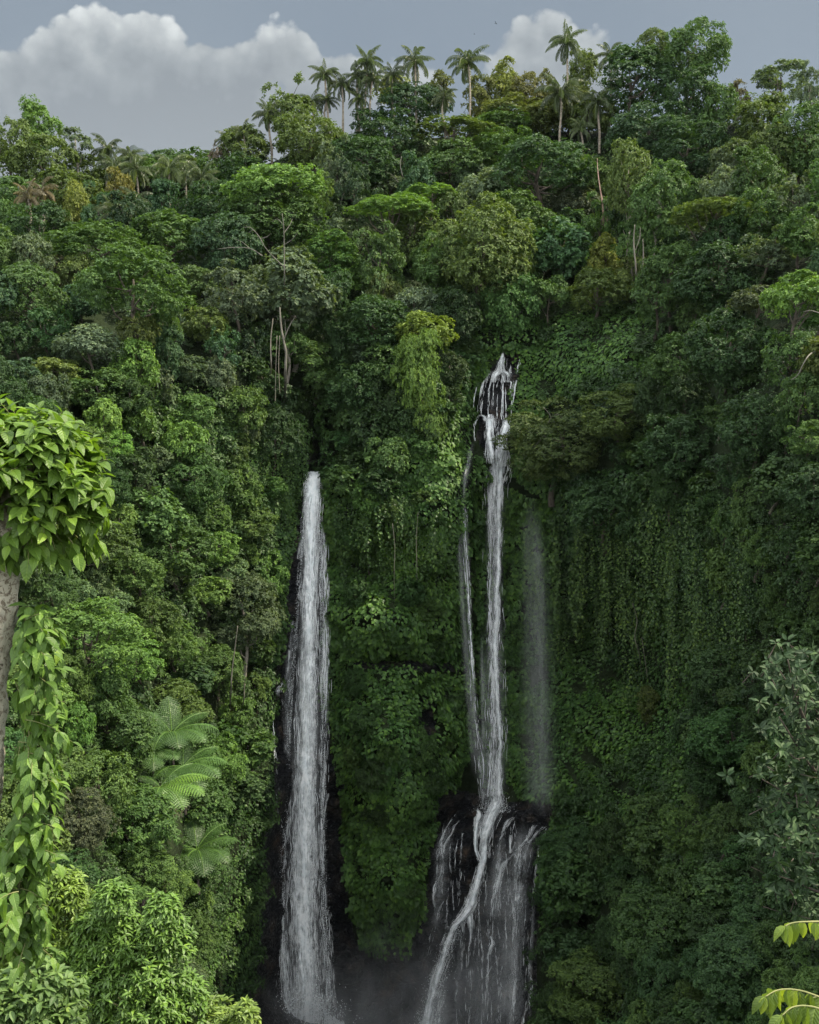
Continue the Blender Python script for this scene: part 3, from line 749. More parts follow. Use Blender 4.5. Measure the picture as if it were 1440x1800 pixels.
    flow(mb, [(806, 850, 10, .32, 160), (808, 950, 14, .3, 160), (816, 1080, 16, .28, 160.5), (826, 1220, 20, .26, 161), (838, 1380, 20, .22, 162)], layers=2, seed=62, bulge=0.3)
    flow(mb, [(846, 1100, 12, .3, 163), (848, 1200, 18, .32, 163), (850, 1300, 18, .34, 163), (851, 1400, 16, .36, 163)], layers=2, seed=63, bulge=0.3)
    put("side_veil", mb, t, "thin veil of water falling to the left of the main thread")
    mb = MB()
    flow(mb, [(934, 862, 34, .12, 166), (936, 930, 54, .16, 164), (941, 1010, 64, .19, 162.5), (944, 1100, 70, .20, 161), (946, 1200, 76, .19, 159), (948, 1300, 80, .18, 156), (952, 1380, 82, .17, 153.5), (954, 1440, 84, .15, 152)], layers=2, seed=64, bulge=0.15, nu=13)
    flow(mb, [(944, 900, 20, .16, 163.5), (949, 1000, 28, .2, 162), (952, 1120, 30, .2, 160), (956, 1260, 32, .2, 156.5), (958, 1425, 34, .17, 152)], layers=1, seed=65)
    put("side_veil", mb, t, "faint misty veil of falling drops on the right of the fall")
    mb = MB()
    H = dict(hug=True, off=0.7)
    flow(mb, [(876, 1400, 34, .7), (868, 1425, 34, .9), (858, 1450, 30, 1.0), (852, 1480, 24, 1.0), (850, 1510, 20, 1.0), (842, 1540, 20, 1.0), (834, 1570, 21, 1.0), (826, 1595, 24, 1.05), (816, 1612, 26, 1.0), (800, 1630, 20, .95), (788, 1655, 20, .92), (778, 1690, 22, .88), (768, 1720, 24, .85), (758, 1760, 26, .85), (752, 1800, 30, .85), (748, 1840, 34, .85)], layers=3, seed=70, nu=11, sheet=.74, **H)
    flow(mb, [(838, 1420, 8, .8), (842, 1432, 16, .9), (838, 1450, 12, .85), (836, 1480, 10, .85), (838, 1500, 9, .85), (846, 1520, 10, .8)], layers=3, seed=71, **H)
    flow(mb, [(826, 1605, 16, .8), (827, 1622, 14, .8), (828, 1640, 9, .7), (826, 1660, 7, .5), (822, 1700, 8, .3)], layers=2, seed=72, **H)
    flow(mb, [(812, 1612, 12, .55), (814, 1632, 10, .45), (810, 1680, 16, .22), (806, 1760, 20, .2), (804, 1830, 20, .2)], layers=2, seed=73, **H)
    L = [[(799, 1430, 4, .5), (794, 1440, 5, .6), (785, 1455, 6, .6), (776, 1478, 7, .6), (770, 1500, 7, .65), (768, 1520, 5, .65), (769, 1545, 5, .6), (765, 1560, 8, .7), (763, 1580, 6, .65), (766, 1600, 7, .55), (764, 1625, 8, .55), (758, 1648, 8, .6), (752, 1680, 8, .25)],
         [(822, 1428, 5, .5), (810, 1442, 7, .7), (800, 1452, 6, .7), (793, 1466, 6, .6), (784, 1480, 6, .6), (780, 1500, 5, .5), (780, 1530, 5, .4), (775, 1550, 5, .5)],
         [(806, 1475, 4, .3), (803, 1490, 5, .5), (798, 1510, 4, .3)], [(780, 1445, 3, .4), (777, 1470, 4, .5), (773, 1495, 4, .4)],
         [(784, 1580, 4, .4), (776, 1592, 5, .55), (771, 1606, 5, .5), (768, 1620, 6, .4)],
         [(910, 1434, 8, .6), (898, 1440, 12, .8), (890, 1450, 10, .7), (884, 1462, 8, .6), (876, 1478, 6, .5), (872, 1490, 6, .3)], [(899, 1440, 6, .7), (898, 1462, 6, .7), (897, 1485, 6, .7), (897, 1500, 7, .7)], [(905, 1442, 4, .5), (903, 1455, 4, .4), (898, 1490, 4, .4)],
         [(940, 1450, 12, .5), (934, 1460, 10, .6), (928, 1472, 8, .65), (918, 1484, 7, .65), (906, 1497, 8, .75), (896, 1508, 9, .8), (886, 1518, 12, .85), (880, 1532, 14, .8), (876, 1550, 14, .78), (872, 1570, 14, .7), (868, 1595, 14, .55), (866, 1625, 12, .32), (866, 1650, 10, .3)],
         [(958, 1452, 8, .5), (946, 1462, 10, .6), (937, 1474, 8, .7), (928, 1484, 7, .5), (924, 1500, 6, .5), (923, 1520, 5, .45)], [(962, 1456, 5, .5), (952, 1478, 6, .5), (946, 1500, 6, .35)], [(915, 1490, 4, .5), (914, 1530, 5, .5), (912, 1580, 6, .4), (910, 1640, 8, .3)],
         [(942, 1510, 5, .4), (941, 1540, 6, .5), (938, 1600, 8, .32), (934, 1700, 12, .3), (930, 1800, 16, .3)],
         [(862, 1645, 8, .5), (865, 1658, 12, .75), (860, 1668, 11, .7), (857, 1690, 10, .5), (855, 1740, 10, .38), (852, 1800, 12, .36), (850, 1840, 12, .35)],
         [(843, 1625, 5, .4), (846, 1660, 5, .4), (848, 1720, 6, .3)], [(906, 1600, 16, .3), (904, 1680, 18, .28), (900, 1760, 20, .27), (898, 1840, 20, .26)], [(912, 1700, 8, .4), (906, 1720, 10, .45), (902, 1780, 10, .4), (900, 1840, 10, .35)],
         [(926, 1760, 8, .4), (920, 1785, 10, .5), (916, 1830, 10, .5)], [(880, 1720, 10, .3), (878, 1780, 10, .36), (878, 1840, 10, .4)], [(828, 1700, 10, .3), (824, 1780, 12, .3), (822, 1840, 12, .3)]]
    rr = np.random.default_rng(77)
    for q in range(40):
        up = q < 26; x = rr.uniform(772, 968) if up else rr.uniform(790, 945); y0 = rr.uniform(1428, 1500) if up else rr.uniform(1560, 1690); n_ = int(rr.integers(4, 7)); y1 = y0 + rr.uniform(70, 260)
        ys = np.linspace(y0, min(y1, 1835), n_); xs = x + np.cumsum(rr.normal(-2.0 if x > 880 else 0.5, 4.0, n_)); L.append([(float(a), float(b), float(rr.uniform(3, 6)), float(rr.uniform(.1, .42))) for a, b in zip(xs, ys)])
    for i, p in enumerate(L): flow(mb, p, layers=2, seed=80 + i, wob=0.8, thick=.012, **H)
    flow(mb, [(885, 1500, 110, .10), (880, 1560, 130, .15), (872, 1660, 150, .19), (860, 1760, 160, .24), (856, 1840, 160, .28)], layers=2, seed=120, nu=15, off=1.0)
    flow(mb, [(800, 1432, 30, .26), (786, 1470, 40, .36), (778, 1530, 40, .38), (772, 1600, 36, .34), (764, 1660, 30, .26)], layers=2, seed=122, nu=11, off=.9)
    flow(mb, [(925, 1440, 50, .28), (920, 1490, 66, .40), (912, 1560, 70, .42), (908, 1640, 72, .36), (904, 1740, 80, .34), (900, 1840, 90, .34)], layers=2, seed=123, nu=13, off=.9)
    flow(mb, [(884, 1450, 30, .3), (880, 1500, 40, .38), (874, 1570, 44, .40), (868, 1650, 44, .34)], layers=2, seed=124, nu=11, off=.9)
    flow(mb, [(790, 1690, 40, .3), (780, 1740, 52, .38), (772, 1800, 60, .42), (770, 1840, 64, .42)], layers=2, seed=121, nu=11, off=1.2)
    put("lower_cascade", mb, t)
    r = np.random.default_rng(9); mb = MB()
    k = 1400; s = r.random(k) ** 0.8; py = 1620 + 190 * s; cx = np.interp(py, [1620, 1690, 1760, 1810], [806, 778, 758, 750]); px = cx + r.normal(0, 5 + 8 * s)
    drops(mb, at(px, py, dfast(px, py) - 1.5 - np.abs(r.normal(0, .5, k))), 0.045, 5)
    k = 700; px = 868 + r.normal(0, 14, k); py = 1428 - np.abs(r.normal(0, 12, k)); drops(mb, at(px, py, dfast(px, py) - 2), 0.035, 6)
    k = 300; px = r.uniform(850, 902, k); py = r.choice([664, 740, 800], k) + r.normal(0, 6, k); drops(mb, at(px, py, dfast(px, py) - 1.2), 0.03, 7)
    put("splash", mb, t)


build_falls()


# mist that stands at the foot of the falls
def mist_mat(name, dens):
    m = bpy.data.materials.new(name); m.use_nodes = True
    T = NT(m.node_tree); T.n.clear()
    v = T.new('ShaderNodeVolumePrincipled', inp={'Color': (0.93, 0.96, 1.0, 1), 'Density': dens, 'Anisotropy': 0.2})
    T.new('ShaderNodeOutputMaterial', inp={1: v.outputs[0]})
    return m


def build_mist():
    """one uneven volume of spray: thick at the plunge pools, thinning upwards"""
    m = bpy.data.materials.new("mist"); m.use_nodes = True
    T = NT(m.node_tree); T.n.clear()
    tc = T.new('ShaderNodeTexCoord').outputs['Object']
    n = T.noise(T.new('ShaderNodeMapping', inp={0: tc, 'Scale': (1, 1, .7)}).outputs[0], 0.16, 4, 0.6, 0.6)
    tot = None
    for (px, py, Y, r, k) in ((548, 1850, 154, 10, .8), (500, 1770, 156, 8, .35), (590, 1800, 155, 8, .5), (735, 1830, 151, 14, .7), (640, 1850, 152, 13, .55), (850, 1800, 152, 14, .25), (760, 1660, 154, 9, .16)):
        d = T.new('ShaderNodeVectorMath', operation='DISTANCE', inp={0: tc, 1: [float(v) for v in at(px, py, Y)]}).outputs['Value']
        g = T.math('MULTIPLY', T.smooth(d, 0.0, r * 1.5, 1.0, 0.0), k); tot = g if tot is None else T.math('ADD', tot, g)
    dens = T.math('MULTIPLY', T.math('MULTIPLY', tot, T.smooth(n, 0.34, 0.7)), 0.05)
    v = T.new('ShaderNodeVolumePrincipled', inp={'Color': (0.95, 0.97, 1.0, 1), 'Density': dens, 'Anisotropy': 0.1})
    T.new('ShaderNodeOutputMaterial', inp={1: v.outputs[0]})
    a, b = at(455, 1560, 156), at(930, 1900, 142)
    x0, x1, y0, y1, z0, z1 = a[0] - 4, b[0] + 6, 140, 160, 0, a[2]
    V = np.array([[x, y, z] for x in (x0, x1) for y in (y0, y1) for z in (z0, z1)], float)
    F = np.array([[0, 1, 3, 2], [4, 6, 7, 5], [0, 4, 5, 1], [2, 3, 7, 6], [0, 2, 6, 4], [1, 5, 7, 3]])
    o = link("mist", MB().add(V, F).mesh("mist", m)); tag(o, "pale drifting spray at the foot of the two waterfalls", kind='stuff')


build_mist()
gy, gx = np.meshgrid(np.linspace(70, 170, 40), np.linspace(-50, 60, 40), indexing='ij')
_m = bpy.data.materials.new("pool_water"); _m.use_nodes = True
_b = _m.node_tree.nodes['Principled BSDF']; _b.inputs['Base Color'].default_value = (0.05, 0.07, 0.06, 1); _b.inputs['Roughness'].default_value = 0.15
simple_sheet("water", _m, np.stack([gx, gy, 2.0 + 0.15 * fbm(gx / 3, gy / 3)], -1), label="churning dark pool at the foot of the falls")

# ------------------------------------------------------------------ ground cover that nobody could count
def scatter(n, poly=None, box=(-60, 100, 1500, 1960), rock=False, rng=RNG, dens=None):
    px = rng.uniform(box[0], box[2], n); py = rng.uniform(box[1], box[3], n)
    ok = py > np.interp(px, RIDGE[:, 0], RIDGE[:, 1]) - 2
    if poly is not None: ok &= in_poly(px, py, poly)
    jx, jy = px + rng.normal(0, 5, n), py + rng.normal(0, 7, n)
    if not rock: ok &= ~on_rock(jx, jy)
    for m in (((px, py)),): pass
    if dens is not None: ok &= rng.random(n) < dens(px, py)
    return px[ok], py[ok]


IVY_ZONES = [  # zones in shade take darker greens, so some shade is in the colour
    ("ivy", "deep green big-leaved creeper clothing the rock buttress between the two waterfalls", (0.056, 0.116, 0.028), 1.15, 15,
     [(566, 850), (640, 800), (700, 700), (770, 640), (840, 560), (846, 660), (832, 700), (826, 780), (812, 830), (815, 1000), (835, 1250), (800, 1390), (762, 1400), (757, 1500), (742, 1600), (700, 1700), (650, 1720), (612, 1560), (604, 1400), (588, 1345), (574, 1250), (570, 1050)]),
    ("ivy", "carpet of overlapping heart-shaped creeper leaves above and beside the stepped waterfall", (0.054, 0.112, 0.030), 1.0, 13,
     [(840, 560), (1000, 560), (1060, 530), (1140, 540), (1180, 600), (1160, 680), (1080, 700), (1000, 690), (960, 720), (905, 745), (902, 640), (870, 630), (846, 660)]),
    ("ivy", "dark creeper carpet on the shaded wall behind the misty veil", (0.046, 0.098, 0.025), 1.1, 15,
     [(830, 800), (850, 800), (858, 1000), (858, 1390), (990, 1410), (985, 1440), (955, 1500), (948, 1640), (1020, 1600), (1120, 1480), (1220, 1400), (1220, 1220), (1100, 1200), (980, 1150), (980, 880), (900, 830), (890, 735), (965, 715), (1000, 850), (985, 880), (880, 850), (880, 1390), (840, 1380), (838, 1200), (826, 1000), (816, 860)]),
    ("ivy", "creeper coloured dark for shade, lining the hollow behind the hanging curtain of the right wall", (0.032, 0.068, 0.02), 1.0, 15,
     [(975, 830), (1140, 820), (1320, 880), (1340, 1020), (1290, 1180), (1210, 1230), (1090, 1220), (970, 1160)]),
    ("ivy", "small-leaved creeper hanging down the cliff edge on the left of the broad waterfall", (0.044, 0.090, 0.026), 0.8, 12,
     [(400, 690), (480, 700), (552, 760), (540, 830), (526, 900), (503, 1000), (490, 1150), (474, 1205), (478, 1300), (480, 1400), (460, 1470), (454, 1600), (446, 1720), (418, 1790), (330, 1790), (330, 1560), (400, 1380), (420, 1240), (470, 1180), (440, 1000), (380, 880), (250, 800), (250, 700)]),
]


def build_ivy():
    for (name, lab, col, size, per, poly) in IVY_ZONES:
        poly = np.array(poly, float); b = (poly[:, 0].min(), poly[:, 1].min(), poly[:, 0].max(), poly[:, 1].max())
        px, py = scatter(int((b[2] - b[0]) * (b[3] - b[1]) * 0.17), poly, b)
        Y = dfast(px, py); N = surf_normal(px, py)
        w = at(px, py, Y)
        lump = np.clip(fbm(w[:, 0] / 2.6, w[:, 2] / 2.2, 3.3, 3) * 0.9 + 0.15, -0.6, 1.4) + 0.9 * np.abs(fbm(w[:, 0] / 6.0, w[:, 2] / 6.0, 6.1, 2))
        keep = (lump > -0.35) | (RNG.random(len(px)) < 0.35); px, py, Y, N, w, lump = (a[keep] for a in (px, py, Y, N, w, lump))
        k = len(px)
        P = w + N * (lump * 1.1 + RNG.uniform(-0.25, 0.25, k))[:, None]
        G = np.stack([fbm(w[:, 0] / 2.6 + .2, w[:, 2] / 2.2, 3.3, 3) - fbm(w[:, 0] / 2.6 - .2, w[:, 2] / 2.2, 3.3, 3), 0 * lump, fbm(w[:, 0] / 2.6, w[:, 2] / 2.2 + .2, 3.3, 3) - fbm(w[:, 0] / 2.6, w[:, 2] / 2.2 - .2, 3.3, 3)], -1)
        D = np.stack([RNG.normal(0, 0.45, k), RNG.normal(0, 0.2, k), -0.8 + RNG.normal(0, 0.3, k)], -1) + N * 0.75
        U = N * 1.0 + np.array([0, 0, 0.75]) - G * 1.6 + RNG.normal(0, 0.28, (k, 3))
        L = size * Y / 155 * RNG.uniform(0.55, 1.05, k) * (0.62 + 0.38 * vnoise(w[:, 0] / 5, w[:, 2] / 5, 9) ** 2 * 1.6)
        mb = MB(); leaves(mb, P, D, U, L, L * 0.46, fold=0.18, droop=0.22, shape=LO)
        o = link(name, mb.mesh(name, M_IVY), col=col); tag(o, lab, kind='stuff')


build_ivy()


def strands(mb, px, py, length, size, rng, per_m=4.5, off=(0.6, 2.6), spread=0.16):
    """creepers that hang free: leaves strung along a drop line"""
    k = len(px); Y = dfast(px, py) - rng.uniform(*off, k); w = at(px, py, Y)
    n = np.maximum((length * per_m).astype(int), 3); idx = np.repeat(np.arange(k), n)
    s = np.concatenate([np.linspace(0, 1, q) for q in n]) + rng.normal(0, 0.01, n.sum())
    sw = rng.uniform(0, 6, k)
    P = w[idx].copy(); P[:, 2] -= s * length[idx]; P[:, 0] += 0.25 * np.sin(s * 5 + sw[idx]) + rng.normal(0, spread, len(s)); P[:, 1] += rng.normal(0, spread, len(s))
    m = len(s)
    D = np.stack([rng.normal(0, 0.7, m), rng.normal(-0.4, 0.5, m), -0.75 + rng.normal(0, 0.35, m)], -1); U = np.stack([rng.normal(0, .5, m), -0.8 + rng.normal(0, .4, m), 0.7 + rng.normal(0, .3, m)], -1)
    L = size[idx] * rng.uniform(0.6, 1.1, m)
    leaves(mb, P, D, U, L, L * 0.42, fold=0.2, droop=0.2)


def build_strands():
    r = np.random.default_rng(21)
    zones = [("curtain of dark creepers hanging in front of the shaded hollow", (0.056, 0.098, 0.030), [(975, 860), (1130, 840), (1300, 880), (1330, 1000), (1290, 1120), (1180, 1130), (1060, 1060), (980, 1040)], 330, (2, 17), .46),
             ("trailing creepers hanging off the buttress beside the broad waterfall", (0.044, 0.086, 0.026), [(580, 860), (690, 850), (790, 900), (800, 980), (700, 990), (590, 980)], 190, (2, 7), .45),
             ("long leafy creepers hanging down the sunlit bank", (0.054, 0.104, 0.030), [(200, 640), (400, 690), (545, 760), (520, 900), (440, 960), (330, 900)], 620, (2, 10), .40),
             ("light green climber trailing below the yellow-crowned tree", (0.085, 0.145, 0.034), [(700, 590), (792, 600), (785, 680), (715, 700)], 200, (2, 11), .45),
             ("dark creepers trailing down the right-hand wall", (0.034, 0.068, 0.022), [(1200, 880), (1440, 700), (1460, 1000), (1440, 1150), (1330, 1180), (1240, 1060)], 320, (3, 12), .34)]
    for (lab, col, poly, n, lr, sz) in zones:
        poly = np.array(poly, float); b = (poly[:, 0].min(), poly[:, 1].min(), poly[:, 0].max(), poly[:, 1].max())
        px, py = scatter(n * 3, poly, b, rng=r); px, py = px[:n], py[:n]; k = len(px)
        px = px + 9 * vnoise(px / 19.0, py / 70.0, 3.3) + 4 * vnoise(px / 6.0, py / 50.0, 8.1)
        mb = MB(); Y = dfast(px, py)
        grp = np.clip(1.0 + 0.9 * fbm(px / 16.0, py / 60.0, 2.5, 2), 0.15, 2.0)      # creepers hang in tresses of uneven length
        strands(mb, px, py, r.uniform(*lr, k) * r.random(k) ** 0.3 * grp, np.full(k, sz) * Y / 150 * r.uniform(.7, 1.2, k), r, off=(1.0, 4.4) if 'hollow' in lab else (.8, 3.0))
        o = link("hanging_creepers", mb.mesh("hanging_creepers", M_IVY), col=col); tag(o, lab, kind='stuff')


build_strands()


def build_undergrowth():
    """low bushes closing the ground between the trees, one mass per part of the slope"""
    r = np.random.default_rng(33)  # greens darkened so the gaps between plants read as deep shade
    zones = [("low undergrowth coloured dark for deep gaps between the trees of the upper slope", (0.030, 0.058, 0.019), [(-60, 300), (500, 240), (1500, 190), (1500, 640), (1180, 640), (880, 580), (700, 640), (560, 740), (-60, 700)], 1100),
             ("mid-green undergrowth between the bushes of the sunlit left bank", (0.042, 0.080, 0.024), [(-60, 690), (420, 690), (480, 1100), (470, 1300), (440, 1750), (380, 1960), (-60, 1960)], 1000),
             ("undergrowth coloured very dark for the shade of the right bank", (0.027, 0.056, 0.018), [(960, 690), (1200, 640), (1500, 600), (1500, 1960), (930, 1960), (950, 1500), (1000, 1380), (1250, 1250), (1200, 900), (1000, 860)], 1100),
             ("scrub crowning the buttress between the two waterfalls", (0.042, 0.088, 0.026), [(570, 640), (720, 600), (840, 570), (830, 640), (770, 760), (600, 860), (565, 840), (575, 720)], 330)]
    for (lab, col, poly, n) in zones:
        poly = np.array(poly, float); b = (poly[:, 0].min(), poly[:, 1].min(), poly[:, 0].max(), poly[:, 1].max())
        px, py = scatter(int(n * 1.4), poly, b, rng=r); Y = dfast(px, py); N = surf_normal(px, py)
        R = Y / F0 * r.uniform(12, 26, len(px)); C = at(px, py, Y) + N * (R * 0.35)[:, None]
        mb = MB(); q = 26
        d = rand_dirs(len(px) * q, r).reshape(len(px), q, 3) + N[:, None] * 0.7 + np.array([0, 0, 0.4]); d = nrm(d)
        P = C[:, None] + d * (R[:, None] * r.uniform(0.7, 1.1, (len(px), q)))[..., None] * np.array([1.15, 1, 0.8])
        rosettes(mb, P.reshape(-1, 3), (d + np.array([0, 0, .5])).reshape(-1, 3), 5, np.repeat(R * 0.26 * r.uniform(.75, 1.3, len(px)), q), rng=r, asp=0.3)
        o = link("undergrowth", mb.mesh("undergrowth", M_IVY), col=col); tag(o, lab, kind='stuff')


build_undergrowth()

# ------------------------------------------------------------------ library of tree crowns and trunks (unit size: half width 1)
def gen_crown(seed, leaf=0.08, puffs=30, pr=(0.30, 0.44), form='round', spr=34, per=7, asp=0.28, flat=0.72, gap=0.0):
    pr = (pr[0] * 0.72, pr[1] * 1.12)
    r = np.random.default_rng(seed); mb = MB()
    i = np.arange(puffs) + 0.5; z = 1 - 2 * i / puffs; a = i * 2.399963 + r.uniform(0, 6)
    d = np.stack([np.sqrt(1 - z * z) * np.cos(a), np.sqrt(1 - z * z) * np.sin(a), z], -1) + r.normal(0, 0.24, (puffs, 3)); d = nrm(d)
    rad = r.uniform(*pr, puffs)
    rr = (1 - rad * 0.75) * r.uniform(0.72, 1.16, puffs)
    c = d * rr[:, None]
    if form == 'round': c[:, 2] = np.where(c[:, 2] < 0, c[:, 2] * 0.75, c[:, 2])
    elif form == 'dome': keep = c[:, 2] > -0.35; c, rad, d = c[keep], rad[keep], d[keep]
    elif form == 'umbrella': keep = c[:, 2] > -0.15; c, rad, d = c[keep], rad[keep] * 0.9, d[keep]; c[:, 2] *= 0.8
    elif form == 'cone': c[:, :2] *= np.clip(0.95 - 0.62 * (c[:, 2:3] * 0.5 + 0.5), 0.2, 1) * 1.15; rad = rad * 0.75
    elif form == 'tall': c[:, :2] *= 0.8; c[:, 2] *= 1.12; c[:, 0] += 0.25 * np.sin(c[:, 2] * 4 + seed)
    elif form == 'loose': c *= r.uniform(0.55, 1.12, (len(c), 1)); rad = rad * r.uniform(0.55, 0.95, len(rad))
    k = len(c); q = spr
    dd = rand_dirs(k * q, r).reshape(k, q, 3); dd = nrm(dd + np.array([0, 0, 0.45]) + d[:, None] * 0.45)
    lump = 1 + 0.16 * fbm(dd[..., 0] * 2.2 + c[:, None, 0] * 9, dd[..., 1] * 2.2 + c[:, None, 1] * 9, dd[..., 2] * 2.2, 2)
    P = c[:, None] + dd * (rad[:, None] * lump * r.uniform(0.78, 1.06, (k, q)))[..., None] * np.array([1.0, 1.0, flat])
    n = dd * 0.8 + np.array([0, 0, 0.55])
    P, n = P.reshape(-1, 3), n.reshape(-1, 3)
    if gap: g = fbm(P[:, 0] * 2.5, P[:, 1] * 2.5, P[:, 2] * 2.5 + seed, 2) > gap - 0.55; P, n = P[g], n[g]
    rosettes(mb, P, n, per, leaf * r.uniform(0.75, 1.25, len(P)), asp=asp, rng=r, jit=0.3)
    me = mb.mesh("crown", M_LEAF)
    me['puffs'] = 0
    return me, c


def gen_trunk(seed, centres, thick=0.075, lean=0.12):
    """unit: height 1 = crown centre; across in crown half widths. Built per tree with its own proportions."""
    return (seed, centres, thick, lean)


def trunk_mesh(spec, rw, rh, H, mat, limbs=9, tm=1.0, back=0.0):
    seed, cs, thick, lean = spec
    r = np.random.default_rng(seed); mb = MB(); R = thick * rw * tm
    n = 9; s = np.linspace(-0.08, 1, n); bx, by = r.normal(0, lean, 2) * rw
    wx = 0.08 * rw * np.sin(s * 5 + r.uniform(0, 6))
    top = H + 0.25 * rh
    pts = np.stack([bx * s * s * (1 - s) * 2 + wx, by * s * s * (1 - s) * 2, s * top], -1)
    pts[:, :2] -= pts[-1, :2] * s[:, None]
    pts[:, 1] += back * np.clip(1 - s, 0, 1) ** 1.4
    tube(mb, pts, R * (1.25 - 0.85 * np.clip(s, 0, 1)), 7, seed)
    sel = r.permutation(len(cs))[:limbs]
    for q in sel:
        e = cs[q] * np.array([rw, rw, rh]) * 0.86 + np.array([0, 0, H]); s0 = r.uniform(0.5, 0.92) if e[2] > H else r.uniform(0.4, 0.7)
        b0 = np.array([np.interp(s0, s, pts[:, i]) for i in range(3)])
        if b0[2] > e[2]: b0[2] = max(0.3 * H, e[2] - 0.3 * rw); b0[:2] = [np.interp(b0[2] / top, s, pts[:, i]) for i in range(2)]
        md = b0 * 0.5 + e * 0.5 + np.array([0, 0, -0.08 * rw]) + r.normal(0, 0.06 * rw, 3)
        L = spline(np.stack([b0, md, e]), 6)
        tube(mb, L, np.linspace(R * 0.5, R * 0.12, 6), 5, seed + int(q))
    return mb.mesh("trunk", mat, True)


LIB = {}
def lib(form, size, var):
    """size L / M / S: how fine the leaves are against the crown"""
    key = (form, size, var)
    if key not in LIB:
        lf, pf, sp, pe = {'X': (0.068, 46, 56, 7), 'L': (0.092, 40, 36, 7), 'M': (0.125, 30, 26, 7), 'S': (0.18, 20, 18, 7)}[size]
        kw = {}
        if form == 'loose': kw = dict(gap=0.45); pf = int(pf * 0.9)
        if form == 'bigleaf': lf *= 1.55; sp = int(sp * 0.45); kw = dict(asp=0.36)
        if form == 'fine': lf *= 0.72; sp = int(sp * 1.5); kw = dict(pr=(0.22, 0.36))
        LIB[key] = gen_crown(len(form) * 101 + var * 13 + ord(size) * 7 + len(LIB), lf, pf, form={'bigleaf': 'round', 'fine': 'round'}.get(form, form), spr=sp, per=pe, **kw)
    return LIB[key]


NTREE = [0]
def tree(name, cx, cy, w, h, foot, col, label, cat, form='round', group=None, mat=None, var=None, push=0.45, Y=None, size=None, tm=1.0, limbs=8):
    """a tree whose crown is centred on a line of sight, standing on the slope at its foot"""
    r = np.random.default_rng(1000 + NTREE[0]); NTREE[0] += 1
    foot = max(min(foot, cy + 0.6 * h) if not (name == 'slender_tree' or form == 'umbrella' or 'trunk' in label) else foot, cy + 2)
    if Y is None: Y = min(float(dfast(cx, foot)), float(dfast(cx, cy))); Y -= push * 0.5 * w * Y / F0
    C = at(cx, cy, Y); m = Y / F0; rw, rh = w * m * 0.5, h * m * 0.5
    B = at(cx, foot, Y); B[:2] = C[:2]
    yb = Y + push * rw
    base = np.array([C[0], C[1], B[2]])
    t = empty(name, base); tag(t, label, cat, group)
    H = C[2] - B[2]
    if size is None: pxr = max(w, h) * 0.5; size = 'X' if pxr > 78 else 'L' if pxr > 52 else 'M' if pxr > 30 else 'S'
    me, cs = lib(form, size, int(r.integers(0, 3)) if var is None else var)
    cc = np.array(col) * r.uniform(0.9, 1.12)
    link("crown", me, t, (0, 0, H), (r.normal(0, 0.06), r.normal(0, 0.06), r.uniform(0, 6.28)), (rw, rw * r.uniform(0.9, 1.1), rh), col=cc)
    a = t.children[0].rotation_euler[2]; q = cs.copy(); q[:, 0], q[:, 1] = cs[:, 0] * math.cos(a) - cs[:, 1] * math.sin(a), cs[:, 0] * math.sin(a) + cs[:, 1] * math.cos(a)
    if limbs: link("trunk", trunk_mesh((int(r.integers(1e6)), q, 0.05 if w > 60 else 0.07, 0.1), rw, rh, H, mat or M_BARK, limbs, tm, max(0.0, float(dfast(cx, foot)) - Y + 0.5)), t)
    return t

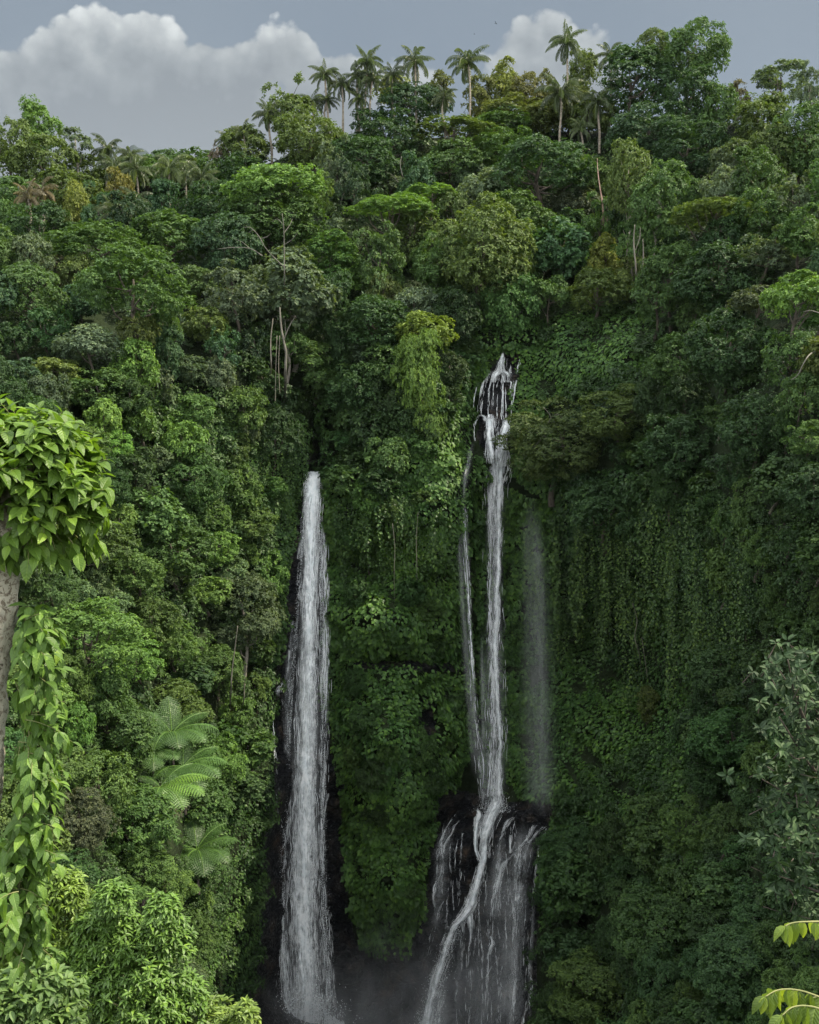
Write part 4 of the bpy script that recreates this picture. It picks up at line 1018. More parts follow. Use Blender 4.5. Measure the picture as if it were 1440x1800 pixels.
# ------------------------------------------------------------------ the trees one can tell apart
C_DARK, C_MID, C_OLIVE, C_YEL, C_LIME, C_BLUE, C_GREY, C_BROWN = (.032, .066, .024), (.056, .104, .031), (.078, .114, .034), (.135, .160, .036), (.098, .178, .042), (.036, .072, .034), (.080, .114, .064), (.105, .096, .060)  # C_DARK lowered to put shade, mainly at the right, into the foliage
TREES = [
    # the left skyline
    ('broadleaf_tree', 18, 262, 96, 150, 350, C_OLIVE, "tall olive tree cut by the left border on the skyline", 'loose'),
    ('broadleaf_tree', 68, 222, 76, 90, 350, C_LIME, "bright lobed tree, tallest of the left skyline", 'tall'),
    ('broadleaf_tree', 66, 290, 120, 110, 370, C_OLIVE, "round light olive tree below the tallest tree of the left skyline", 'round'),
    ('slender_tree', 132, 252, 72, 70, 360, C_GREY, "thin see-through pale tree against the clouds beside the tallest left tree", 'loose'),
    ('broadleaf_tree', 115, 345, 110, 100, 420, C_OLIVE, "olive tree between the left skyline group and the golden trees", 'round'),
    ('broadleaf_tree', 30, 350, 90, 90, 420, C_MID, "mid-green tree low at the left border under the olive skyline trees", 'round'),
    ('golden_tree', 135, 375, 56, 100, 440, C_YEL, "golden-green upright tree, larger of the two on the left plateau", 'tall'),
    ('golden_tree', 160, 350, 46, 60, 420, C_YEL, "small golden-green crown just behind the larger golden tree", 'round'),
    ('golden_tree', 206, 345, 58, 84, 420, (.12, .115, .03), "golden-brown tree behind the drooping palm frond on the left plateau", 'tall'),
    ('broadleaf_tree', 70, 410, 120, 110, 500, C_DARK, "dark tree with a black hollow under its crown near the left border", 'dome'),
    ('broadleaf_tree', 175, 445, 170, 100, 520, C_MID, "wide mid-green tree under the golden trees", 'dome'),
    ('broadleaf_tree', 300, 425, 150, 110, 510, C_MID, "wide leafy tree under the row of palms, its top lit", 'dome'),
    ('broadleaf_tree', 235, 510, 190, 150, 640, C_MID, "large layered tree with dark trunks showing below, under the wide leafy ones", 'dome'),
    ('broadleaf_tree', 50, 520, 130, 130, 640, C_MID, "layered tree at the left border above the lime bushes", 'dome'),
    ('broadleaf_tree', 100, 480, 60, 80, 580, C_BROWN, "brownish thin tree between two layered trees on the left", 'loose'),
    ('broadleaf_tree', 262, 300, 60, 50, 360, C_MID, "small green crown between the plateau palms below the far blue hill", 'round'),
    ('broadleaf_tree', 345, 285, 80, 60, 350, C_MID, "bluish green crown on the skyline at the foot of the hill", 'loose'),
    ('bare_thin_tree', 388, 280, 44, 84, 350, (.11, .09, .075), "leafless reddish-grey bush-like tree on the skyline between palms", 'loose'),
    ('broadleaf_tree', 430, 262, 84, 80, 340, C_OLIVE, "olive tree on the skyline left of the rise", 'round'),
    ('broadleaf_tree', 425, 310, 90, 80, 380, C_DARK, "dark shiny tree just above the big sunlit crown", 'round'),
    ('broadleaf_tree', 165, 312, 84, 70, 346, C_OLIVE, "olive crown on the left skyline under the thin pale tree", 'round'),
    ('broadleaf_tree', 285, 290, 70, 56, 338, C_MID, "leafy crown closing the skyline behind the largest plateau palm", 'round'),
    ('broadleaf_tree', 318, 312, 90, 64, 340, C_OLIVE, "olive crown between the two right plateau palms", 'dome'),
    ('broadleaf_tree', 222, 312, 70, 60, 342, C_BLUE, "dull crown behind the middle plateau palms", 'round'),
    ('broadleaf_tree', 262, 318, 110, 70, 345, C_MID, "bushy crown under the middle of the plateau palms", 'dome'),
    ('broadleaf_tree', 385, 310, 80, 60, 336, C_MID, "bushy crown at the foot of the leafless tree on the skyline", 'dome'),
    # the rise in the middle
    ('broadleaf_tree', 512, 205, 110, 124, 330, C_OLIVE, "open olive tree with crooked limbs at the left end of the rise", 'loose'),
    ('broadleaf_tree', 545, 250, 110, 110, 360, C_OLIVE, "grey-olive tree covered in climbers below the left palms of the rise", 'round'),
    ('broadleaf_tree', 726, 188, 116, 84, 290, C_BLUE, "big dark domed tree in front of the skyline palms", 'dome'),
    ('broadleaf_tree', 650, 218, 62, 60, 300, C_DARK, "round dark crown at the left shoulder of the big domed tree", 'dome'),
    ('broadleaf_tree', 688, 246, 100, 96, 340, C_DARK, "dark tree tucked under the left side of the domed tree", 'dome'),
    ('broadleaf_tree', 640, 285, 110, 100, 380, C_DARK, "dark climber-draped tree below the domed tree", 'round'),
    ('broadleaf_tree', 592, 300, 80, 110, 400, C_GREY, "grey twiggy half-bare tree right of the big sunlit crown", 'loose'),
    ('golden_tree', 690, 158, 60, 50, 240, C_YEL, "small golden crown behind the domed tree, between the palms", 'round'),
    ('golden_tree', 772, 160, 56, 60, 250, (.09, .105, .03), "olive-gold crown right of the domed tree", 'tall'),
    ('golden_tree', 842, 168, 60, 70, 260, (.10, .115, .03), "olive-gold crown just behind the lone tall palm stem", 'tall'),
    ('golden_tree', 888, 148, 60, 76, 260, C_YEL, "brightest golden crown on the skyline below the small cloud", 'tall'),
    ('golden_tree', 925, 165, 54, 66, 260, (.105, .108, .034), "brownish-gold crown beside the brightest golden one", 'tall'),
    ('golden_tree', 960, 158, 40, 60, 260, (.10, .11, .03), "narrow golden crown left of the tall leaning palm", 'tall'),
    ('golden_tree', 1022, 128, 60, 76, 260, (.085, .12, .03), "yellow-green crown right of the tall leaning palm", 'tall'),
    ('golden_tree', 1000, 190, 90, 80, 270, (.08, .10, .03), "olive-gold crown behind the large front palm", 'round'),
    ('broadleaf_tree', 800, 235, 150, 56, 300, C_OLIVE, "flat-topped tree with a sunlit yellow-green top right of the domed tree", 'umbrella'),
    ('broadleaf_tree', 880, 225, 110, 60, 300, C_MID, "low leafy tree below the golden row", 'dome'),
    ('broadleaf_tree', 800, 290, 120, 90, 380, C_MID, "vine-draped tree in the middle of the slope below the flat-topped tree", 'dome'),
    ('golden_tree', 905, 205, 110, 70, 262, (.085, .105, .03), "low olive-gold scrub under the brightest golden crowns", 'round'),
    ('golden_tree', 955, 212, 90, 60, 262, (.078, .105, .03), "dull olive scrub at the foot of the large front palm", 'round'),
    ('golden_tree', 1035, 205, 90, 70, 258, (.075, .11, .03), "green-gold scrub right of the large front palm", 'round'),
    # the right skyline
    ('broadleaf_tree', 1224, 95, 112, 120, 280, C_MID, "large rounded dark tree, highest on the right skyline", 'round'),
    ('broadleaf_tree', 1150, 88, 64, 72, 250, C_OLIVE, "olive crown squeezed left of the highest tree on the right", 'round'),
    ('broadleaf_tree', 1120, 150, 150, 130, 300, C_DARK, "spreading dark tree with visible limbs left of the highest one", 'dome'),
    ('broadleaf_tree', 1215, 185, 100, 110, 300, C_DARK, "black-green tree in the shadow of the highest crown", 'tall'),
    ('broadleaf_tree', 1140, 235, 130, 110, 340, C_BLUE, "blue-green tree under the spreading dark tree", 'round'),
    ('broadleaf_tree', 1262, 195, 70, 90, 310, C_MID, "slim green tree right of the black-green tree", 'tall'),
    ('broadleaf_tree', 1298, 172, 56, 80, 300, C_BROWN, "reddish-brown crown on the right skyline", 'loose'),
    ('broadleaf_tree', 1372, 142, 116, 84, 310, C_GREY, "airy grey tree with bare limbs showing against the sky", 'loose'),
    ('slender_tree', 1425, 165, 60, 110, 310, C_GREY, "see-through tree at the right border with sky between its branches", 'loose'),
    ('broadleaf_tree', 1340, 210, 100, 100, 330, C_OLIVE, "olive tree under the airy grey tree", 'tall'),
    ('broadleaf_tree', 1415, 250, 110, 120, 360, C_MID, "mid-green tree at the right border below the see-through tree", 'tall'),
    ('broadleaf_tree', 1210, 265, 120, 110, 370, C_BLUE, "dull blue-green tree midway down the right slope", 'round'),
    # upper slope
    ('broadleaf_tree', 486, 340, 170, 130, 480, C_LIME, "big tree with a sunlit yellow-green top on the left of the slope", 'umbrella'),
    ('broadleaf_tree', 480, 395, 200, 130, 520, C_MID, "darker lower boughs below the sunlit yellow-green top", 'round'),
    ('broadleaf_tree', 400, 430, 110, 120, 540, C_BLUE, "blackish tree left of the bare white branches", 'round'),
    ('broadleaf_tree', 510, 520, 160, 160, 640, C_GREY, "grey-green large-leaved tree with a pale trunk standing above the left cliff edge", 'bigleaf'),
    ('broadleaf_tree', 500, 600, 110, 90, 690, C_MID, "lower boughs of light leaves round the pale trunk", 'loose'),
    ('umbrella_tree', 690, 372, 160, 70, 470, C_LIME, "flat spreading umbrella crown with a lit yellow-green top", 'umbrella'),
    ('umbrella_tree', 760, 345, 100, 46, 440, C_LIME, "thin flat crown layered just above the spreading umbrella crown", 'umbrella'),
    ('broadleaf_tree', 690, 330, 64, 44, 400, C_GREY, "small pale grey-green crown above the umbrella tree", 'dome'),
    ('broadleaf_tree', 822, 318, 64, 70, 400, (.06, .095, .05), "pale lime-grey tree below the flat-topped one", 'tall'),
    ('broadleaf_tree', 850, 450, 190, 190, 580, C_OLIVE, "largest rounded olive tree in the middle of the slope", 'round'),
    ('broadleaf_tree', 775, 470, 110, 120, 560, C_MID, "mid-green tree at the left flank of the largest olive tree", 'round'),
    ('broadleaf_tree', 640, 495, 84, 66, 590, C_LIME, "small bright dome of leaves left of the largest olive tree", 'dome'),
    ('broadleaf_tree', 660, 570, 130, 110, 690, C_DARK, "dark bushy tree above the gorge between the waterfalls", 'round'),
    ('broadleaf_tree', 590, 560, 80, 150, 700, C_DARK, "tall shaded tree at the rim of the gorge of the broad waterfall", 'tall'),
    ('broadleaf_tree', 950, 310, 190, 140, 430, C_DARK, "huge dark tree with lit shoulders left of the dead snag", 'dome'),
    ('broadleaf_tree', 890, 270, 120, 80, 380, C_MID, "leafy tree at the upper left of the huge dark tree", 'dome'),
    ('broadleaf_tree', 985, 440, 110, 110, 560, (.045, .095, .04), "glossy big-leaved tree right of the largest olive tree", 'bigleaf'),
    ('broadleaf_tree', 1005, 395, 70, 50, 470, (.045, .09, .04), "round glossy crown above the big-leaved tree", 'bigleaf'),
    ('broadleaf_tree', 1062, 455, 76, 90, 550, C_YEL, "golden cone-shaped tree below the dead snag", 'cone'),
    ('broadleaf_tree', 1050, 515, 110, 90, 590, C_OLIVE, "olive lower half of foliage under the golden cone-shaped tree", 'dome'),
    ('slender_tree', 1105, 310, 90, 120, 500, C_OLIVE, "light tree with thin pale stems right of the dead snag", 'tall'),
    ('slender_tree', 1160, 350, 100, 130, 520, C_MID, "leaning slender tree behind the twin pale trunks", 'tall'),
    ('slender_tree', 1120, 430, 90, 110, 530, C_MID, "tree carried on twin pale trunks on the right slope", 'loose'),
    ('broadleaf_tree', 1185, 470, 110, 110, 580, C_MID, "layered tree with horizontal boughs right of the twin trunks", 'umbrella'),
    ('broadleaf_tree', 1260, 385, 170, 80, 500, C_OLIVE, "broad tree with a yellowish lit top over a dark hollow", 'umbrella'),
    ('broadleaf_tree', 1330, 330, 120, 130, 450, C_MID, "tall green tree midway up the right slope behind the yellowish one", 'tall'),
    ('broadleaf_tree', 1400, 360, 110, 110, 470, C_GREY, "grey-green tree with bare twigs at the right border", 'loose'),
    ('broadleaf_tree', 1270, 490, 150, 130, 620, C_DARK, "blackish tree under the hollow of the yellowish tree", 'round'),
    ('broadleaf_tree', 1350, 450, 110, 90, 560, C_GREY, "silvery grey boughs left of the lit tree at the right border", 'loose'),
    ('broadleaf_tree', 1405, 530, 130, 130, 680, C_LIME, "lime tree with lit layered boughs at the right border", 'umbrella'),
    ('broadleaf_tree', 1400, 630, 130, 140, 760, C_MID, "green tree with a crooked pale bough below the lime one", 'loose'),
    ('broadleaf_tree', 1415, 700, 90, 110, 800, (.06, .11, .035), "light leaves lowest in the lit column at the right border", 'dome'),
    ('broadleaf_tree', 1285, 620, 140, 150, 760, C_DARK, "massive dull dark tree right of the creeper mound", 'round'),
    ('broadleaf_tree', 1195, 640, 110, 110, 740, C_MID, "bushy tree between the creeper mound and the massive dark tree", 'round'),
    ('broadleaf_tree', 748, 590, 100, 84, 680, (.125, .175, .036), "golden crown trailing creepers at the head of the buttress", 'dome'),
    ('broadleaf_tree', 740, 672, 88, 190, 790, (.098, .165, .036), "tall column of light leaves hanging below the golden crown on the buttress", 'tall'),
    ('broadleaf_tree', 690, 650, 100, 100, 760, C_MID, "green tree left of the creepers under the golden crown", 'round'),
    ('broadleaf_tree', 625, 690, 100, 110, 800, C_DARK, "dark tree overhanging the gorge from the buttress", 'round'),
    # beside the falls
    ('broadleaf_tree', 985, 785, 200, 165, 900, (.064, .092, .031), "dull olive tree with bare twigs leaning over the stepped waterfall", 'fine'),
    ('broadleaf_tree', 1090, 730, 150, 110, 830, C_OLIVE, "dull olive tree above right of the dull leaning one", 'fine'),
    ('broadleaf_tree', 1080, 900, 160, 130, 1000, C_DARK, "dark tree hanging over the creeper curtain", 'dome'),
    ('broadleaf_tree', 1200, 790, 150, 140, 920, C_DARK, "very dark tree in the middle of the shaded right wall", 'round'),
    ('broadleaf_tree', 1330, 760, 130, 140, 900, C_DARK, "dark tree below the massive one near the right border", 'round'),
    ('shrub', 620, 850, 90, 70, 900, C_MID, "pale big-leaved shrub beside the lip of the broad waterfall", 'bigleaf'),
    # left bank
    ('broadleaf_tree', 425, 1080, 150, 160, 1235, (.058, .084, .042), "grey-green tree with thin white trunks beside the broad waterfall", 'round'),
    ('broadleaf_tree', 160, 1130, 190, 150, 1260, C_LIME, "large lime-lit dome on the left bank right of the mottled trunk", 'dome'),
    ('broadleaf_tree', 240, 645, 84, 100, 760, C_LIME, "bright green round tree above the left bank", 'round'),
    ('broadleaf_tree', 95, 655, 90, 60, 730, (.09, .12, .035), "yellowish low tree above the pruned tree", 'dome'),
    ('broadleaf_tree', 170, 690, 120, 90, 790, C_MID, "dense tree beside the yellowish low one", 'dome'),
    ('broadleaf_tree', 300, 970, 150, 110, 1080, C_MID, "rounded grey-green tree in the middle of the left bank", 'round'),
    ('shrub', 325, 1200, 100, 70, 1270, C_DARK, "dark waxy big-leaved bush above the tree ferns", 'bigleaf'),
    ('broadleaf_tree', 240, 1530, 136, 120, 1620, (.07, .125, .034), "bright fine-leaved dome low on the left bank", 'fine'),
    ('broadleaf_tree', 140, 1450, 120, 140, 1560, (.06, .072, .04), "dull grey-brown bush beside the climbing vine", 'fine'),
    ('shrub', 405, 1385, 110, 70, 1450, (.05, .09, .034), "round-leaved bush over a black hollow near the waterfall", 'bigleaf'),
    ('broadleaf_tree', 205, 1290, 150, 130, 1400, C_MID, "bushy tree left of the tree ferns", 'round'),
    ('shrub', 285, 1415, 80, 70, 1480, (.08, .09, .055), "pale pinkish-grey bush under the lower fern fronds", 'fine'),
    # right bank
    ('broadleaf_tree', 1285, 1300, 130, 120, 1400, (.032, .075, .022), "fresh green rounded bush at the foot of the shaded right wall", 'round'),
    ('shrub', 1140, 1235, 50, 70, 1280, (.056, .076, .020), "small yellowish bush in the shaded hollow", 'cone'),
    ('broadleaf_tree', 1160, 1640, 190, 150, 1760, (.034, .066, .02), "broad rounded bush in the middle of the right bank", 'round'),
    ('broadleaf_tree', 1040, 1740, 170, 130, 1830, (.05, .082, .022), "yellow-tipped bush beside the foot of the stepped waterfall", 'round'),
    ('broadleaf_tree', 1020, 1560, 130, 120, 1660, (.032, .066, .02), "dark leafy bush beside the black rock face", 'bigleaf'),
    ('broadleaf_tree', 1310, 1700, 170, 140, 1820, C_DARK, "very dark bush behind the near lime twigs", 'round'),
]
placed = []
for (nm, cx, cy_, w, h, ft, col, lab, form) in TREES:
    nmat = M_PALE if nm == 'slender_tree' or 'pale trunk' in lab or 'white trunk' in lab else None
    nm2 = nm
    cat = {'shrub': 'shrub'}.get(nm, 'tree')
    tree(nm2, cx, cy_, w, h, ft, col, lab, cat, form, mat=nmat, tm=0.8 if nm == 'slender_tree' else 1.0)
    placed.append((cx, cy_, 0.5 * w, 0.5 * h))

# trees of the thick growth between them
FILL = [  # right-bank greens lowered to put its shade into the leaf colour
    ('broadleaf_tree', 'tree', "green tree of the dense upper slope", "trees filling the upper slope", [(-40, 380), (480, 330), (560, 290), (700, 290), (900, 280), (1060, 280), (1200, 260), (1440, 280), (1480, 300), (1480, 640), (1180, 560), (880, 540), (700, 600), (560, 700), (250, 680), (-40, 680)], (58, 135), 70, [C_MID, C_DARK, C_OLIVE, C_MID, C_BLUE, C_GREY], ['round', 'dome', 'tall', 'round', 'loose', 'umbrella'], 0.62),
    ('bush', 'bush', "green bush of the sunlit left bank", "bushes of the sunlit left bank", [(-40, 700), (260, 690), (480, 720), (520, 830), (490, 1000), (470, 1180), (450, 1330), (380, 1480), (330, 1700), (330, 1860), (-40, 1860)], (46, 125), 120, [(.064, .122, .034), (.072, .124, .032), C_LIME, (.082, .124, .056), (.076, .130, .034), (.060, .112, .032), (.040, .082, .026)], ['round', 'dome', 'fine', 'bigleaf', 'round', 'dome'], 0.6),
    ('bush', 'bush', "bush of the shaded right bank, coloured dark for that shade", "bushes of the shaded right bank", [(1120, 690), (1200, 700), (1460, 760), (1460, 1180), (1330, 1250), (1460, 1330), (1460, 1860), (950, 1860), (975, 1560), (1020, 1460), (1200, 1400), (1240, 1240), (1300, 1100), (1240, 900), (1120, 860)], (50, 110), 100, [C_DARK, (.028, .058, .018), (.036, .068, .022), C_DARK, (.048, .086, .024)], ['round', 'dome', 'bigleaf', 'round', 'fine'], 0.6),
    ('bush', 'bush', "dark bush of the buttress between the two waterfalls", "bushes on the buttress between the waterfalls", [(580, 730), (700, 680), (760, 660), (830, 580), (820, 650), (760, 780), (640, 870), (575, 850)], (44, 80), 16, [C_MID, C_DARK, (.034, .066, .022)], ['round', 'dome', 'bigleaf'], 0.62),
    ('bush', 'bush', "tuft of leaves jutting from the creeper-clad cliff", "tufts jutting from the creeper-clad cliff", [(585, 880), (800, 820), (810, 1140), (820, 1260), (755, 1420), (740, 1560), (640, 1640), (605, 1400), (580, 1200)], (30, 58), 26, [(.034, .07, .02), (.03, .062, .018), (.045, .085, .022)], ['dome', 'bigleaf', 'round'], 0.9),
]
fr = np.random.default_rng(77)
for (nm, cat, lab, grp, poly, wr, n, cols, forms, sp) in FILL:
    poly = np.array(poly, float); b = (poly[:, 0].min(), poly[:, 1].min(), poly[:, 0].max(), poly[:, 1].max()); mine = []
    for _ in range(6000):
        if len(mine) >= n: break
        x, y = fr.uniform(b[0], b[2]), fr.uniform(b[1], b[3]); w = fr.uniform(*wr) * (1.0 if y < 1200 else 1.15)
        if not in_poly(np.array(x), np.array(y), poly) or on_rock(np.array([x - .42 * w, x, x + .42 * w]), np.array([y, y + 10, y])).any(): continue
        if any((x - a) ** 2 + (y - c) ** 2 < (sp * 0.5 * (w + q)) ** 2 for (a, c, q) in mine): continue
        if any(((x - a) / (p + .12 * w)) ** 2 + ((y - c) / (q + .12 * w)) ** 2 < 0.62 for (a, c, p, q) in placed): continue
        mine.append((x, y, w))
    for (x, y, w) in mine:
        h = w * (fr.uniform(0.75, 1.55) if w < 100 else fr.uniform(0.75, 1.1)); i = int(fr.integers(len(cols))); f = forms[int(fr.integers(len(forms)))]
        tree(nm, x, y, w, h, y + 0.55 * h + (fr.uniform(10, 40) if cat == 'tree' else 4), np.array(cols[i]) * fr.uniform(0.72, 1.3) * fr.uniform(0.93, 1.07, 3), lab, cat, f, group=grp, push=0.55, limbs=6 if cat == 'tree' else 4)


# ------------------------------------------------------------------ palms
def frond_arrays(mb, base, az, el, L, curl, seed, pairs=24, lw=0.16, hang=0.55, wr=0.5):
    r = np.random.default_rng(seed); n = pairs; s = np.linspace(0, 1, n + 1)
    ang = el - curl * s ** 1.3
    st = np.stack([np.cos(ang), np.sin(ang)], -1) * (L / n); q = np.cumsum(np.concatenate([[[0, 0]], st[:-1]]), 0)
    o = np.array([math.cos(az), math.sin(az), 0]); side = np.array([-math.sin(az), math.cos(az), 0]); up = np.array([0, 0, 1.0])
    P = base + q[:, :1] * o + q[:, 1:] * up
    T = np.cos(ang)[:, None] * o + np.sin(ang)[:, None] * up; N = -np.sin(ang)[:, None] * o + np.cos(ang)[:, None] * up
    tube(mb, P[::3], np.linspace(0.018, 0.004, len(P[::3])) * L, 4, seed, rnd=0.75)
    prof = np.sin(np.pi * np.clip(s * 0.9 + 0.08, 0, 1)) ** 0.6
    for sg in (-1, 1):
        D = sg * side * 0.85 + T * 0.55 - up * hang * r.uniform(0.6, 1.3, (n + 1, 1)) - N * 0.0
        U = N - sg * side * 0.3 + r.normal(0, 0.12, (n + 1, 3))
        k = slice(2, n + 1)
        leaves(mb, P[k], D[k], U[k], (L * wr * 0.55 * prof * r.uniform(.85, 1.1, n + 1))[k], L * lw * 0.16, fold=0.3, droop=0.3, rnd=np.clip(r.uniform(0.2, 0.9) + r.normal(0, .06, n - 1), 0, 1))


def palm_crown(seed, n=18):
    r = np.random.default_rng(seed); mb = MB()
    for i in range(n):
        f = i / n; el = math.radians(78 - 118 * f + r.normal(0, 9)); az = i * 2.399 + r.normal(0, .25)
        frond_arrays(mb, np.array([0, 0, 0.0]), az, el, r.uniform(0.85, 1.08), r.uniform(1.2, 2.1) * (1.15 - 0.3 * f), seed * 50 + i, pairs=28, lw=0.12, hang=1.1, wr=0.45)
    return mb.mesh("crown", M_FROND)


PALMS = [palm_crown(s) for s in range(4)]
PALM_LIST = [  # crown px, radius px, foot px, foot py, colour, label
    (571, 130, 30, 578, 215, "palm at the left end of the skyline row, leaning slightly left"), (601, 148, 30, 603, 215, "second palm from the left of the skyline row, half hidden by its neighbour"),
    (646, 108, 34, 640, 220, "tallest palm of the thick left clump on the skyline"), (628, 135, 28, 632, 225, "palm below the tallest one of the left clump"), (655, 138, 27, 652, 225, "palm at the right flank of the left clump"),
    (632, 172, 26, 628, 225, "short palm low in front of the left clump"), (690, 132, 27, 694, 210, "short palm between the left clump and the centred palm"),
    (730, 106, 35, 732, 200, "well-formed palm directly behind the dark domed tree"), (822, 108, 40, 825, 212, "lone tall palm with a long thin bare stem right of the domed tree"),
    (781, 170, 26, 783, 225, "drooping palm at the right flank of the domed tree"), (996, 72, 38, 998, 190, "highest palm, standing alone against the small white cloud"),
    (1074, 96, 30, 1072, 200, "shaggy palm at the left edge of the spreading dark tree"), (985, 162, 46, 984, 230, "large palm in front of the golden crowns under the highest palm"),
    (1050, 178, 34, 1054, 232, "drooping palm with yellowing fronds left of the spreading dark tree"), (472, 200, 30, 478, 260, "small palm at the left foot of the rise"),
    (548, 178, 26, 552, 240, "palm peeping over the open olive tree"), (575, 175, 24, 580, 235, "little palm low between the left skyline stems"),
    (188, 262, 34, 190, 350, "palm on the left plateau, nearest the thin pale tree"), (200, 292, 32, 202, 370, "palm just in front of the plateau palm nearest the thin pale tree"), (238, 296, 36, 240, 380, "palm in the middle of the plateau row below the blue hill"), (228, 272, 24, 229, 350, "small palm behind the middle plateau palm"),
    (298, 296, 40, 300, 372, "largest plateau palm, with a pale stem"), (355, 312, 36, 356, 390, "plateau palm at the right end of the row beside the leafless tree"), (325, 302, 26, 326, 380, "small palm between the two right plateau palms"),
    (205, 372, 40, 210, 430, "palm with long pale drooping fronds in front of the golden-brown tree"), (238, 355, 34, 240, 420, "palm behind the pale drooping fronds"), (48, 345, 32, 52, 410, "brown withered palm near the left border"), (75, 335, 30, 77, 400, "green palm beside the withered one"),
    (405, 245, 26, 407, 310, "left one of the small skyline palms beside the leafless tree"), (428, 232, 26, 430, 310, "right one of the small skyline palms beside the leafless tree"), (1020, 225, 26, 1022, 290, "small palm under the large front palm"),
]
for i, (cx, cy_, rp, fx, fy, lab) in enumerate(PALM_LIST):
    r = np.random.default_rng(300 + i)
    Y = float(dfast(fx, max(fy, np.interp(fx, RIDGE[:, 0], RIDGE[:, 1]) + 2))) - (3 if cx > 440 else 4)
    if lab.startswith(("largest plateau", "plateau palm at", "palm with long", "large palm in front", "drooping palm with", "drooping palm at", "brown", "green palm")): Y -= 9
    C = at(cx, cy_, Y); B = at(fx, fy, Y); m = Y / F0; R = rp * m * 1.18
    t = empty("coconut_palm", B); tag(t, lab, "palm", "coconut palms on the skyline and the plateau")
    mb = MB(); s = np.linspace(0, 1, 9); pts = np.outer(s, C - B); pts[:, 0] += 0.25 * np.sin(s * np.pi) * r.normal(0, 1) * 1.2
    pts = np.concatenate([[[0, 0, -4.0]], pts])
    tube(mb, pts, np.linspace(0.24, 0.15, 10), 7, i); link("trunk", mb.mesh("trunk", M_PALM, True), t)
    col = (.10, .085, .05) if 'withered' in lab else np.array((.052, .074, .030)) * r.uniform(.8, 1.25)
    link("crown", PALMS[i % 4], t, C - B, (r.normal(0, .08), r.normal(0, .08), r.uniform(0, 6.28)), (R, R, R), col=col)


# ------------------------------------------------------------------ bare stems and limbs
def wood_path(rows, Y):
    rows = np.asarray(rows, float); return at(rows[:, 0], rows[:, 1], Y)


M_GREYWOOD = bark_mat("grey_wood", (.045, .042, .032), (.135, .125, .10), 2.0)


def bare(name, label, cat, lines, mat, push=3.0, Y=None):
    """lines: rows of px, py, width px; the first is the stem"""
    x0, y0 = lines[0][0][:2]
    if Y is None: Y = float(dfast(x0, y0)) - push
    o = at(x0, y0, Y); t = empty(name, o); tag(t, label, cat)
    r = np.random.default_rng(int(x0 + y0))
    for i, ln in enumerate(lines):
        ln = np.asarray(ln, float); S = spline(ln, max(6, 4 * len(ln)))
        deep = max(0.0, float(dfast(x0, y0)) + 0.4 - Y) if i == 0 else 0.0
        yy = deep * np.clip(1 - np.linspace(0, 1, len(S)) / 0.35, 0, 1) ** 1.5 + Y + (0 if i == 0 else r.normal(0, 1.0)) * np.linspace(0, 1, len(S))
        P = at(S[:, 0], S[:, 1], yy) - o; mb = MB(); tube(mb, P, np.maximum(S[:, 2], 0.5) * Y / F0 * 0.25, 6, i)
        link("trunk" if i == 0 else "branch", mb.mesh("stem", mat, True), t)


bare("dead_snag", "tall bare broken dead trunk, reddish grey, standing in front of dark foliage on the slope", "dead tree", [[(1066, 425, 9), (1063, 400, 8), (1061, 375, 8), (1058, 350, 6), (1054, 325, 4), (1051, 300, 3), (1050, 278, 1.5)], [(1065, 400, 6), (1068, 380, 5), (1066, 355, 4), (1062, 345, 2)]], bark_mat("dead_bark", (.12, .07, .05), (.32, .22, .17), 1.2, 0.3), 8)
bare("bare_tree", "leafless pale-limbed tree rising in front of the big sunlit crown", "dead tree", [[(499, 560, 7), (500, 500, 5), (500, 450, 4), (499, 400, 3), (496, 375, 2)], [(500, 470, 3.5), (470, 440, 3), (455, 415, 3), (440, 400, 2), (428, 400, 1)], [(462, 450, 4), (440, 437, 3), (410, 435, 2.5), (382, 438, 1.5)], [(457, 420, 3), (470, 416, 2), (476, 410, 1)], [(499, 410, 3), (510, 395, 2), (514, 385, 1.2)], [(498, 395, 2), (488, 385, 1.6), (478, 390, 1)], [(500, 430, 2.4), (515, 420, 1.8), (525, 405, 1)], [(440, 437, 2), (425, 425, 1.5), (412, 420, 1)], [(455, 416, 2.2), (446, 405, 1.6), (436, 410, 1)]], M_GREYWOOD, 16)
bare("bare_trunk", "pale crooked trunk standing bare above the lip of the broad waterfall", "tree trunk", [[(502, 712, 12), (502, 680, 11), (502, 650, 11), (503, 620, 9), (498, 595, 8), (494, 570, 7), (492, 540, 5)], [(498, 600, 5), (508, 575, 4), (520, 555, 2)]], M_GREYWOOD, 9)  # bare trunks modelled apart from the leafy crowns above them
bare("rooted_tree", "grey trunk with hanging roots left of the pale crooked trunk", "tree trunk", [[(476, 675, 5), (477, 640, 5), (476, 600, 4), (480, 560, 3)], [(484, 705, 2), (485, 650, 2), (487, 590, 2)], [(492, 690, 2), (490, 640, 2), (492, 590, 2)]], bark_mat("grey_bark", (.07, .06, .045), (.2, .18, .14)), 9)
bare("bare_trunk", "left one of the twin pale trunks below the slender tree on the right slope", "tree trunk", [[(1121, 522, 8), (1119, 490, 7), (1117, 460, 6), (1114, 425, 5), (1116, 395, 3)], [(1117, 440, 3), (1124, 420, 2.4), (1126, 400, 1.6)]], M_GREYWOOD, 10)
bare("bare_trunk", "right one of the twin pale trunks below the slender tree on the right slope", "tree trunk", [[(1124, 520, 7), (1128, 480, 6), (1131, 450, 5), (1130, 420, 3)]], M_GREYWOOD, 10)
bare("bare_trunk", "short pale trunk under the layered tree right of the twin trunks", "tree trunk", [[(1174, 525, 6), (1174, 505, 5), (1175, 480, 4)]], M_GREYWOOD, 12)
